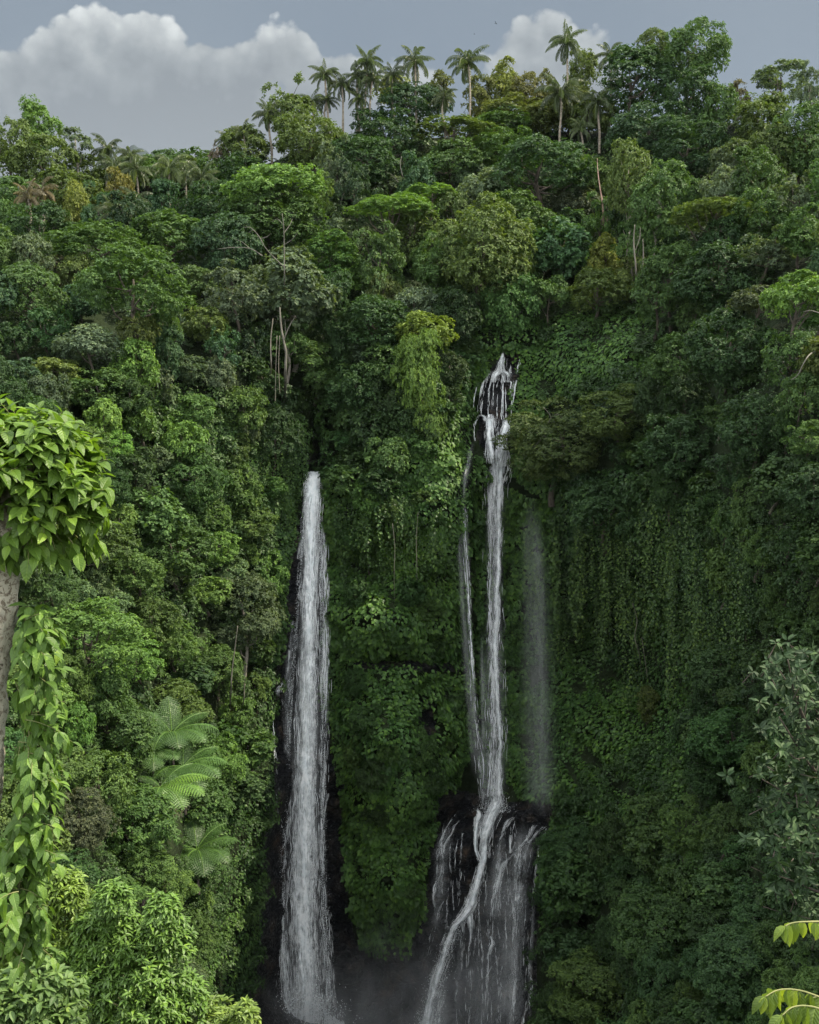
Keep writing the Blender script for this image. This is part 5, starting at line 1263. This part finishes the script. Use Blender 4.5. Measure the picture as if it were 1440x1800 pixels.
bare("bare_trunk", "thin whitish stem, left of two beside the broad waterfall", "tree trunk", [[(404, 1252, 6), (406, 1215, 6), (408, 1180, 5), (413, 1140, 4), (418, 1100, 3)]], M_GREYWOOD, 10)
bare("bare_trunk", "thin bent whitish stem, right of two beside the broad waterfall", "tree trunk", [[(424, 1248, 5), (429, 1228, 5), (430, 1200, 4), (434, 1170, 3)]], M_GREYWOOD, 10)
bare("bare_branches", "crooked bare brown branches showing in front of dark leaves right of the grey twiggy tree", "branches", [[(712, 330, 4), (708, 310, 3), (704, 290, 3), (706, 275, 2)], [(700, 320, 2), (690, 308, 1.6), (678, 302, 1)], [(598, 360, 4), (606, 335, 3), (612, 315, 2), (605, 295, 1)], [(606, 335, 2), (596, 320, 1.5), (588, 318, 1)]], M_GREYWOOD, 14)
bare("pale_bough", "crooked pale bough among the leaves at the right border", "branch", [[(1445, 614, 6), (1425, 622, 5), (1412, 640, 4), (1402, 660, 3), (1390, 668, 2)], [(1440, 550, 4), (1425, 546, 3), (1412, 548, 2)]], M_GREYWOOD, 16)
bare("twiggy_boughs", "bare brown twigs sticking out of the dull olive tree over the stepped waterfall", "branches", [[(950, 760, 4), (968, 735, 3), (955, 715, 2)], [(935, 795, 3), (948, 775, 2), (965, 762, 1.5)], [(1010, 800, 3), (990, 785, 2), (975, 790, 1.2)], [(1000, 790, 2.5), (1020, 775, 2), (1035, 780, 1)], [(968, 735, 2), (980, 728, 1.5), (990, 735, 1)]], M_GREYWOOD, 12)
bare("hanging_root", "long bare root hanging in front of the buttress creeper, nearer the broad waterfall", "root", [[(694, 1060, 2), (693, 1010, 2), (694, 960, 2), (690, 920, 2)]], M_GREYWOOD, 4)
bare("hanging_root", "long bare root hanging in front of the buttress creeper, nearer the stepped waterfall", "root", [[(733, 1050, 2.2), (733, 1000, 2.2), (732, 950, 2), (735, 900, 2)]], M_GREYWOOD, 4)
bare("hanging_root", "twisted looping root hanging in the shaded hollow of the right wall", "root", [[(1128, 1185, 2), (1124, 1150, 2.2), (1116, 1120, 2.2), (1120, 1090, 2), (1112, 1060, 2)], [(1138, 1190, 2), (1134, 1160, 2), (1128, 1120, 2)]], M_GREYWOOD, 6)
# the crooked limbs of the open skyline tree at the right border

# ------------------------------------------------------------------ tree ferns on the left bank
def tree_fern(px, py, Y, R, fronds, label, seed):
    """fronds: azimuth deg (0 = right, 90 = away, -90 = towards the viewer), start elevation deg, length factor, curl, bright"""
    C = at(px, py, Y); B = C - np.array([0, -0.6, R * 0.9])
    t = empty("tree_fern", B); tag(t, label, "fern", "tree ferns on the left bank")
    mb = MB(); s = np.linspace(-.2, 1, 6); tube(mb, np.outer(s, C - B), np.linspace(.14, .1, 6), 7, seed); link("trunk", mb.mesh("trunk", M_BARK, True), t)
    r = np.random.default_rng(seed)
    for i, (az, el, lf, curl, br) in enumerate(fronds):
        mb = MB(); az, el = math.radians(az), math.radians(el); L = R * lf; n = 18
        s = np.linspace(0, 1, n + 1); ang = el - curl * s ** 1.2
        q = np.cumsum(np.concatenate([[[0, 0]], (np.stack([np.cos(ang), np.sin(ang)], -1) * L / n)[:-1]]), 0)
        o = np.array([math.cos(az), math.sin(az), 0]); side = np.array([-math.sin(az), math.cos(az), 0]); up = np.array([0, 0, 1.0])
        P = (C - B) + q[:, :1] * o + q[:, 1:] * up; T = np.cos(ang)[:, None] * o + np.sin(ang)[:, None] * up; N = -np.sin(ang)[:, None] * o + np.cos(ang)[:, None] * up
        tube(mb, P[::3], np.linspace(.012, .004, len(P[::3])) * L, 5, seed + i, rnd=0.9)
        prof = np.clip(np.sin(np.pi * (s * 0.93 + 0.05)) ** 0.75, 0.03, 1) * 0.34 * L
        for sg in (-1, 1):
            k = np.arange(2, n + 1); pd = sg * side * 0.93 + T[k] * 0.38 - N[k] * 0.10
            pd = nrm(pd); rows = 7
            u = (np.arange(rows) + 0.6) / rows
            lp = prof[k] * r.uniform(.93, 1.05, len(k))
            droop = -up * 0.12
            # midrib of each pinna as one long narrow leaf, then its leaflets
            leaves(mb, P[k], pd + droop, N[k], lp, lp * 0.04, fold=0.1, droop=0.12, rnd=np.full(len(k), br + .1))
            PP = P[k][:, None] + pd[:, None] * (lp[:, None, None] * u[None, :, None]) - N[k][:, None] * (0.12 * lp[:, None, None] * (u ** 2)[None, :, None])
            w = (L / n * 0.50) * (1 - 0.75 * u ** 2)
            for sg2 in (-1, 1):
                dd = T[k] * sg2 * 0.9 + pd * 0.35
                D = np.broadcast_to(dd[:, None], PP.shape).reshape(-1, 3); U = np.broadcast_to(N[k][:, None], PP.shape).reshape(-1, 3) + r.normal(0, .1, (PP.shape[0] * rows, 3))
                LL = np.broadcast_to(w[None], PP.shape[:2]).ravel()
                leaves(mb, PP.reshape(-1, 3), D, U, LL, np.repeat(lp / rows * 0.52, rows), fold=0.1, droop=0.1, rnd=np.clip(br + r.normal(0, .06, len(LL)), 0, 1))
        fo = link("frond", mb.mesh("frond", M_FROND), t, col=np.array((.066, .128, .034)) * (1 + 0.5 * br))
    return t


tree_fern(268, 1322, 101, 4.3, [(-150, 28, .9, 1.1, .3), (175, 50, 1.0, 1.1, .2), (150, 70, .8, .8, .3), (-115, 25, .9, 1.4, .4), (-75, 25, .95, 1.4, .4), (-40, 30, .9, 1.2, .5), (15, 45, .9, 1.1, .4), (95, 75, .9, .7, .3)], "left tree fern with fronds arching over the bank", 1)
tree_fern(302, 1290, 103, 4.3, [(-160, 25, .9, 1.0, .5), (-100, 30, 1.05, 1.4, .3), (-70, 32, 1.1, 1.4, .3), (-35, 32, 1.1, 1.3, .4), (0, 35, 1.1, 1.2, .4), (40, 45, 1.0, 1.0, .3), (110, 70, .9, .6, .3), (165, 55, .9, .9, .3)], "uppermost tree fern, its fronds drooping right", 2)
tree_fern(322, 1348, 100, 4.4, [(0, 35, 1.0, 1.2, .5), (-30, 28, 1.05, 1.3, .4), (-60, 20, 1.1, 1.4, .3), (-85, 20, 1.0, 1.4, .3), (35, 45, .9, 1.0, .4), (100, 60, .7, .8, .3), (-130, 25, .8, 1.2, .3)], "tree fern drooping its fronds to the right of the uppermost one", 3)
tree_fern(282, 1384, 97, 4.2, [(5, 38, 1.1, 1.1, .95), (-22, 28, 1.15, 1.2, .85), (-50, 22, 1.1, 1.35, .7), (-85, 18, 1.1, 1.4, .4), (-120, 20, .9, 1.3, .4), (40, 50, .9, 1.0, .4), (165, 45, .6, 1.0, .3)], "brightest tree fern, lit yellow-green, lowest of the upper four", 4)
tree_fern(346, 1494, 110, 4.6, [(-170, 30, .9, 1.2, .15), (-135, 25, 1.0, 1.3, .15), (-100, 22, 1.05, 1.4, .2), (-70, 22, 1.1, 1.4, .2), (-35, 28, 1.05, 1.3, .25), (0, 40, 1.0, 1.1, .3), (40, 55, .9, 1.0, .3), (110, 60, .8, .8, .2)], "lone tree fern low beside the creeper-clad cliff edge", 5)


# ------------------------------------------------------------------ the pruned tree close by at the left border
def sprays(mb, twig_mb, C, dirs, n_leaf, tw, leaf, rng, asp=0.25, droop=0.35, shape=HI, hang=0.35, rad=0.004):
    """twigs with alternate leaves; C starts, dirs unit directions"""
    k = len(C); P0 = []; D0 = []; N0 = []; LL = []; RR = []
    for i in range(k):
        d = dirs[i]; s = np.linspace(0.15, 1, n_leaf)
        L = tw * rng.uniform(.7, 1.25); bend = np.array([0, 0, -0.25 * L])
        pts = C[i] + np.outer(s, d) * L + np.outer(s ** 2, bend)
        tube(twig_mb, np.concatenate([[C[i] - d * 0.1 * L], pts]), np.linspace(rad, rad * .4, n_leaf + 1), 5, i)
        a = nrm(np.cross(d, rng.normal(0, 1, 3))[None])[0]; b = np.cross(d, a)
        th = np.arange(n_leaf) * 2.4 + rng.uniform(0, 6)
        side = np.cos(th)[:, None] * a + np.sin(th)[:, None] * b
        P0.append(pts); D0.append(side * 0.8 + d * (0.55 + 0.5 * (s[:, None] > .9)) + np.array([0, 0, -hang]) + rng.normal(0, .15, (n_leaf, 3)))
        N0.append(np.array([0, 0, 1.0]) + d * 0.55 + side * 0.2 + rng.normal(0, .22, (n_leaf, 3)))
        sz = leaf * rng.uniform(.65, 1.15, n_leaf) * np.where(s > .93, .7, 1); LL.append(sz); RR.append(np.clip(rng.random() * .55 + .25 * s + rng.normal(0, .12, n_leaf), 0, 1))
    LL = np.concatenate(LL)
    leaves(mb, np.concatenate(P0), np.concatenate(D0), np.concatenate(N0), LL, LL * asp, fold=0.22, droop=droop, rnd=np.concatenate(RR), shape=shape)


def near_tree():
    Y = 8.0; m = Y / F0; r = np.random.default_rng(11)
    rows = np.array([(-60, 2300, 80), (-48, 1900, 72), (-44, 1500, 64), (-28, 1400, 60), (-24, 1300, 62), (-20, 1200, 64), (-8, 1100, 66), (3, 1000, 66), (14, 950, 66), (26, 900, 60), (36, 850, 46), (42, 800, 30)], float)
    S = spline(rows, 60); o = at(-60, 2300, Y)
    t = empty("pruned_tree", o); tag(t, "close tree with a pruned ball of large glossy leaves on a mottled lichen trunk", "tree")
    mb = MB(); P = at(S[:, 0], S[:, 1], Y) - o
    tube(mb, P, S[:, 2] * 0.5 * m * (1 + 0.06 * vnoise(S[:, 1] / 40, 0.5)), 20, 3); link("trunk", mb.mesh("trunk", M_LICHEN, True), t)
    C = at(38, 848, Y) - o; mb, tw = MB(), MB()
    k = 430; d = rand_dirs(k, r, -0.55); rx, rz = 150 * m, 140 * m
    rad = np.where(d[:, 2] < 0, 0.92, 1.0) * r.uniform(.45, 0.86, k) * (1 + .15 * fbm(d[:, 0] * 2.2, d[:, 1] * 2.2, d[:, 2] * 2.2, 2))
    st = C + d * np.array([rx, rx, rz]) * rad[:, None]
    dirs = nrm(d * 0.8 + np.array([0, 0, 0.35]) + r.normal(0, .25, (k, 3)))
    sprays(mb, tw, st, dirs, 8, 0.18, 0.155, r, asp=0.27)
    # shoots hanging from the underside
    k = 50; a = r.uniform(0, 6.28, k); st = C + np.stack([np.cos(a) * rx * r.uniform(.2, .75, k), np.sin(a) * rx * r.uniform(.2, .75, k), -rz * r.uniform(.5, .72, k)], -1)
    sprays(mb, tw, st, nrm(np.stack([np.cos(a), np.sin(a), -0.9 + 0 * a], -1)), 6, 0.16, 0.16, r, asp=0.27, hang=0.8)
    for i in range(16):
        dd = rand_dirs(1, r, 0.0)[0]; e = C + dd * np.array([rx, rx, rz]) * .7; b = at(36, 880, Y) - o
        tube(tw, spline(np.stack([b, b * .5 + e * .5 + np.array([0, 0, .05]), e]), 6), np.linspace(.02, .006, 6), 6, i)
    link("crown", mb.mesh("crown", M_BIG), t, col=(.115, .195, .032))
    link("twigs", tw.mesh("twigs", M_TWIG, True), t)

    # the climber that hides the lower trunk
    t2 = empty("climbing_vine", at(40, 1640, Y - .1)); tag(t2, "light green large-leaved climber on the mottled trunk of the pruned tree", "climbing plant")
    o = np.array(t2.location); mb, tw = MB(), MB()
    stem = spline(np.array([(30, 1660), (36, 1500), (44, 1400), (52, 1300), (56, 1200), (52, 1130), (46, 1085)], float), 40)
    tube(tw, at(stem[:, 0], stem[:, 1], Y - .05) - o, 0.012, 6, 1)
    k = 170; s = r.integers(0, 40, k); b = at(stem[s, 0] + r.normal(0, 8, k), stem[s, 1] + r.normal(0, 8, k), Y - .05 + r.normal(0, .08, k)) - o
    wf = np.interp(stem[s, 1], [1085, 1160, 1300, 1450, 1600], [.3, .8, 1, .85, 1.1])
    d = np.stack([np.abs(r.normal(.85, .6, k)) * wf, r.normal(-.35, .5, k), r.normal(.0, .45, k)], -1)
    sprays(mb, tw, b, nrm(d), 6, 0.22, 0.15, r, asp=0.24, hang=0.75, droop=0.4)
    k = 34; b = at(r.uniform(-20, 45, k), r.uniform(1440, 1650, k), Y - .05 + r.normal(0, .1, k)) - o
    sprays(mb, tw, b, nrm(np.stack([r.normal(0, .6, k), -np.abs(r.normal(.4, .4, k)), r.normal(0, .5, k)], -1)), 5, 0.16, 0.19, r, asp=0.24, hang=0.75, droop=0.4)
    link("foliage", mb.mesh("foliage", M_BIG), t2, col=(.115, .20, .042)); link("stem", tw.mesh("stem", M_TWIG, True), t2)


near_tree()


def near_bush(name, label, cx, cy_, w, h, Y, col, seed, leaf, k=420, asp=0.19, n_leaf=8, cat="shrub", peaks=(), hang=0.3):
    m = Y / F0; r = np.random.default_rng(seed); foot = at(cx, 2500 if Y > 10 else 2300, Y)
    C = at(cx, cy_, Y); t = empty(name, foot); tag(t, label, cat, None); mb, tw = MB(), MB(); C0 = C - foot
    def blob(c, rx, rz, n):
        d = rand_dirs(n, r, -0.5); rad = r.uniform(.62, 1.0, n) * (1 + .16 * fbm(d[:, 0] * 2 + seed, d[:, 1] * 2, d[:, 2] * 2, 2))
        st = c + d * np.array([rx, rx * .8, rz]) * rad[:, None]
        sprays(mb, tw, st, nrm(d * .55 + np.array([0, 0, .75]) + r.normal(0, .2, (n, 3))), n_leaf, leaf * .75, leaf, r, asp=asp, hang=hang, droop=.3, rad=.003)
    blob(C0, w * m * .5, h * m * .5, k)
    for (px, py, pw, ph) in peaks: blob(at(px, py, Y + r.normal(0, .2)) - foot, pw * m * .5, ph * m * .5, int(k * pw * ph / (w * h) * 1.5) + 12)
    for i in range(9):
        e = C0 + rand_dirs(1, r, .0)[0] * np.array([w, w, h]) * m * .4
        tube(tw, spline(np.stack([np.zeros(3), C0 * .5 + r.normal(0, .1, 3), C0 * .8 + e * .2 - [0, 0, .2], e]), 10), np.linspace(.03, .007, 10), 6, i)
    link("foliage", mb.mesh("foliage", M_SHINY if asp < .2 else M_BIG), t, col=col); link("stems", tw.mesh("stems", M_TWIG, True), t)


near_bush("shrub", "glossy dark-green shrub of narrow leaves with two peaks in the lower left corner", 240, 1790, 170, 320, 14, (.105, .190, .036), 1, .115, 860, .17, peaks=[(190, 1650, 120, 140), (290, 1660, 90, 120), (200, 1585, 60, 70), (285, 1600, 46, 56), (320, 1760, 80, 120), (140, 1720, 100, 120)])
near_bush("shrub", "yellow-tipped narrow-leaved shrub rising behind the climbing vine", 110, 1640, 110, 220, 14.6, (.140, .215, .036), 2, .115, 520, .17, peaks=[(115, 1570, 60, 80), (50, 1650, 110, 120), (20, 1720, 90, 110)])
near_bush("shrub", "pale green broad-leaved shrub in the very corner", 60, 1800, 170, 230, 12.5, (.115, .185, .060), 3, .14, 400, .22, n_leaf=7)
near_bush("shrub", "small yellow-green leafy top against the dark rock beside the broad waterfall's foot", 375, 1810, 120, 90, 14.5, (.135, .20, .035), 4, .11, 200, .19, peaks=[(430, 1790, 40, 50)])

# leathery grey-leaved tree that reaches in from the right
M_LEATHER = leaf_mat("leathery_leaf", trans=0.08, rough=0.55, spec=0.25, veins=True)


def grey_tree():
    Y = 21.0; m = Y / F0; r = np.random.default_rng(8); foot = at(1560, 2350, Y)
    t = empty("leathery_tree", foot); tag(t, "silvery grey-green tree with leathery leaf rosettes reaching in at the right border", "tree")
    mb, tw = MB(), MB(); st = []
    br = [((1560, 1900), (1520, 1500), (1470, 1300), (1440, 1160)), ((1560, 1700), (1480, 1420), (1420, 1340), (1370, 1260)), ((1540, 1600), (1480, 1480), (1410, 1470), (1370, 1480)), ((1560, 1750), (1480, 1600), (1420, 1560), (1370, 1540)), ((1520, 1500), (1440, 1320), (1400, 1230), (1385, 1160)), ((1540, 1550), (1450, 1380), (1400, 1400), (1340, 1370))]
    tube(tw, at(np.array([1560, 1565, 1560, 1540]), np.array([2350, 2000, 1700, 1400]), Y) - foot, [.16, .13, .1, .06], 9)
    for i, b in enumerate(br):
        S = spline(np.array(b, float), 16); P = at(S[:, 0], S[:, 1], Y + np.linspace(0, r.normal(-.3, .6), 16)) - foot
        tube(tw, P, np.linspace(.05, .012, 16), 6, i); st.append(P[4:])
    st = np.concatenate(st); k = 420; b = st[r.integers(0, len(st), k)] + r.normal(0, 1, (k, 3)) * np.array([.24, .35, .27])
    d = nrm(np.stack([r.normal(-.25, .6, k), r.normal(-.5, .5, k), r.normal(.45, .5, k)], -1))
    rosettes(mb, b, d, 8, .175 * r.uniform(.7, 1.2, k), asp=.2, rng=r, up=.5, jit=.2, shape=HI, droop=.15)
    for i in range(0, k, 2): tube(tw, np.stack([b[i] - d[i] * .3, b[i]]), [.012, .006], 5, i)
    link("foliage", mb.mesh("foliage", M_LEATHER), t, col=(.030, .058, .022)); link("trunk", tw.mesh("trunk", M_BARK, True), t)


grey_tree()


def near_twig(rows, label, Y, seed, lf=.085, n=10):
    r = np.random.default_rng(seed); S = spline(np.array(rows, float), 24); P = at(S[:, 0], S[:, 1], Y + np.linspace(.15, 0, 24)); o = P[0]
    t = empty("leafy_twig", o); tag(t, label, "twig", "lime leafy twigs close by at the right border"); mb, tw = MB(), MB()
    tube(tw, P - o, np.linspace(.006, .002, 24), 6)
    s = np.linspace(3, 23, n).astype(int)
    for sg in (-1, 1):
        D = np.stack([-.3 + r.normal(0, .12, n), sg * .35 + r.normal(0, .15, n) - .1, -.85 + r.normal(0, .15, n)], -1); N = np.stack([r.normal(-.5, .2, n), -.6 + r.normal(0, .25, n), .55 + r.normal(0, .15, n)], -1)
        L = lf * r.uniform(.8, 1.15, n); leaves(mb, P[s] - o, D, N, L, L * .25, fold=.3, droop=.3, shape=HI)
    D = np.array([[-.8, -.2, -.5]]); leaves(mb, P[-1:] - o, D, np.array([[-.3, -.3, .9]]), [lf], [lf * .25], fold=.3, droop=.4, shape=HI)
    link("foliage", mb.mesh("foliage", M_BIG), t, col=(.14, .20, .04)); link("stem", tw.mesh("stem", M_TWIG, True), t)


near_twig([(1520, 1640, 0), (1470, 1622, 0), (1430, 1620, 0), (1395, 1622, 0), (1380, 1628, 0)], "upper single lime twig with hanging leaflets at the right border", 4.6, 1)
near_twig([(1540, 1800, 0), (1470, 1765, 0), (1410, 1742, 0), (1370, 1740, 0), (1345, 1752, 0)], "longest lime twig at the lower right corner, its leaves hanging in a row", 4.6, 2, .1, 12)
near_twig([(1540, 1830, 0), (1480, 1790, 0), (1430, 1770, 0), (1395, 1770, 0), (1375, 1785, 0)], "lime twig just below the longest one in the lower right corner", 4.4, 3, .1, 11)
near_twig([(1540, 1790, 0), (1490, 1765, 0), (1450, 1752, 0), (1420, 1755, 0)], "short lime twig touching the right border in the lower corner", 4.7, 4, .095, 9)


# ------------------------------------------------------------------ rocks at the falls, the far hill, birds, air
def boulder(px, py, w, label, seed, push=.6, sq=.7):
    Y = float(dfast(px, py)) - push; R = w * Y / F0 * .5; r = np.random.default_rng(seed)
    import bmesh
    bm = bmesh.new(); bmesh.ops.create_icosphere(bm, subdivisions=4, radius=1.0)
    V = np.array([v.co for v in bm.verts]); k = 1 + .35 * fbm(V[:, 0] * 1.3 + seed, V[:, 1] * 1.3, V[:, 2] * 1.3, 4); k = np.minimum(k, 1.08)
    V = V * k[:, None] * np.array([R, R * .8, R * sq])
    for v, c in zip(bm.verts, V): v.co = c
    me = bpy.data.meshes.new("boulder"); bm.to_mesh(me); bm.free(); me.materials.append(M_ROCK)
    o = link("boulder", me, None, at(px, py, Y)); tag(o, label, "rock")


boulder(902, 664, 24, "black wet boulder splitting the top of the stepped waterfall", 3, 1.0)
boulder(487, 1222, 26, "wet ledge stone where the side trickle splashes left of the broad waterfall", 4, .6)
boulder(590, 1408, 40, "brownish ledge rock right of the broad waterfall", 5, .8, .5)
boulder(830, 1428, 34, "black boulder on the ledge where the stepped waterfall lands", 6, .6, .6)
boulder(925, 1436, 50, "long dark ledge rock right of where the stepped waterfall lands", 7, .4, .5)
boulder(610, 1700, 70, "large dark boulder behind the mist between the two falls", 8, .5, .8)


def far_hill():
    r = np.random.default_rng(4); nx = 160; px = np.linspace(-200, 560, nx); Y = 6000.0
    prof = np.interp(px, [-200, 0, 150, 205, 232, 258, 280, 330, 420, 560], [330, 310, 300, 285, 252, 266, 290, 292, 300, 320]) + fbm(px / 12, 3.3, o=3) * 3
    rows = []
    for k, (f, dy) in enumerate([(0, 0), (.12, -80), (.3, -240), (.6, -560), (1.2, -1200)]):
        rows.append(at(px, prof + f * 130 + (fbm(px / 14, k * 3.0, o=3) * 3 if k else 0), Y + dy))
    P = np.stack(rows[::-1] + [rows[0] + np.array([0, 600, -240])])
    o = simple_sheet("hills", ground_mat("far_forest", [(.3, (.007, .013, .012)), (.7, (.015, .025, .02))], .05), P, label="far blue wooded hill fading into cloud")


far_hill()
for (px, py, lab) in ((872, 41, "tiny dark bird gliding high in the sky, the larger of two"), (834, 60, "tiny dark bird, a speck above the lone tall palm")):
    s = .55 if px == 872 else .35; mb = MB(); V = np.array([[0, -.5, 0], [0, .6, 0], [-.12, 0, .03], [.12, 0, .03], [-.9, .12, .18], [.9, .12, .18], [-.45, -.15, .16], [.45, -.15, .16], [0, 0, -.09]], float) * s
    mb.add(V, np.array([[0, 2, 8], [0, 8, 3], [2, 1, 8], [8, 1, 3], [0, 3, 2], [2, 3, 1], [2, 6, 4], [3, 5, 7]]))
    _bm = bpy.data.materials.get("dark_feather") or bpy.data.materials.new("dark_feather"); _bm.use_nodes = True; _bm.node_tree.nodes['Principled BSDF'].inputs['Base Color'].default_value = (.02, .02, .02, 1)
    o = link("bird", mb.mesh("bird", _bm), None, at(px, py, 190), (0, .2, 1.2)); tag(o, lab, "bird", "birds in the sky")


def haze():
    m = bpy.data.materials.new("haze"); m.use_nodes = True; T = NT(m.node_tree); T.n.clear()
    v = T.new('ShaderNodeVolumePrincipled', inp={'Color': (.80, .90, 1.0, 1), 'Density': HAZE, 'Anisotropy': 0.3})
    T.new('ShaderNodeOutputMaterial', inp={1: v.outputs[0]})
    x0, x1, y0, y1, z0, z1 = -2600, 2600, -80, 7000, -75, 1600
    V = np.array([[x, y, z] for x in (x0, x1) for y in (y0, y1) for z in (z0, z1)], float)
    F = np.array([[0, 1, 3, 2], [4, 6, 7, 5], [0, 4, 5, 1], [2, 3, 7, 6], [0, 2, 6, 4], [1, 5, 7, 3]])
    o = link("haze", MB().add(V, F).mesh("haze", m)); tag(o, "thin bluish air between the viewpoint and the hills", kind='stuff'); o.display_type = 'WIRE'


HAZE = 0.000012
if HAZE: haze()
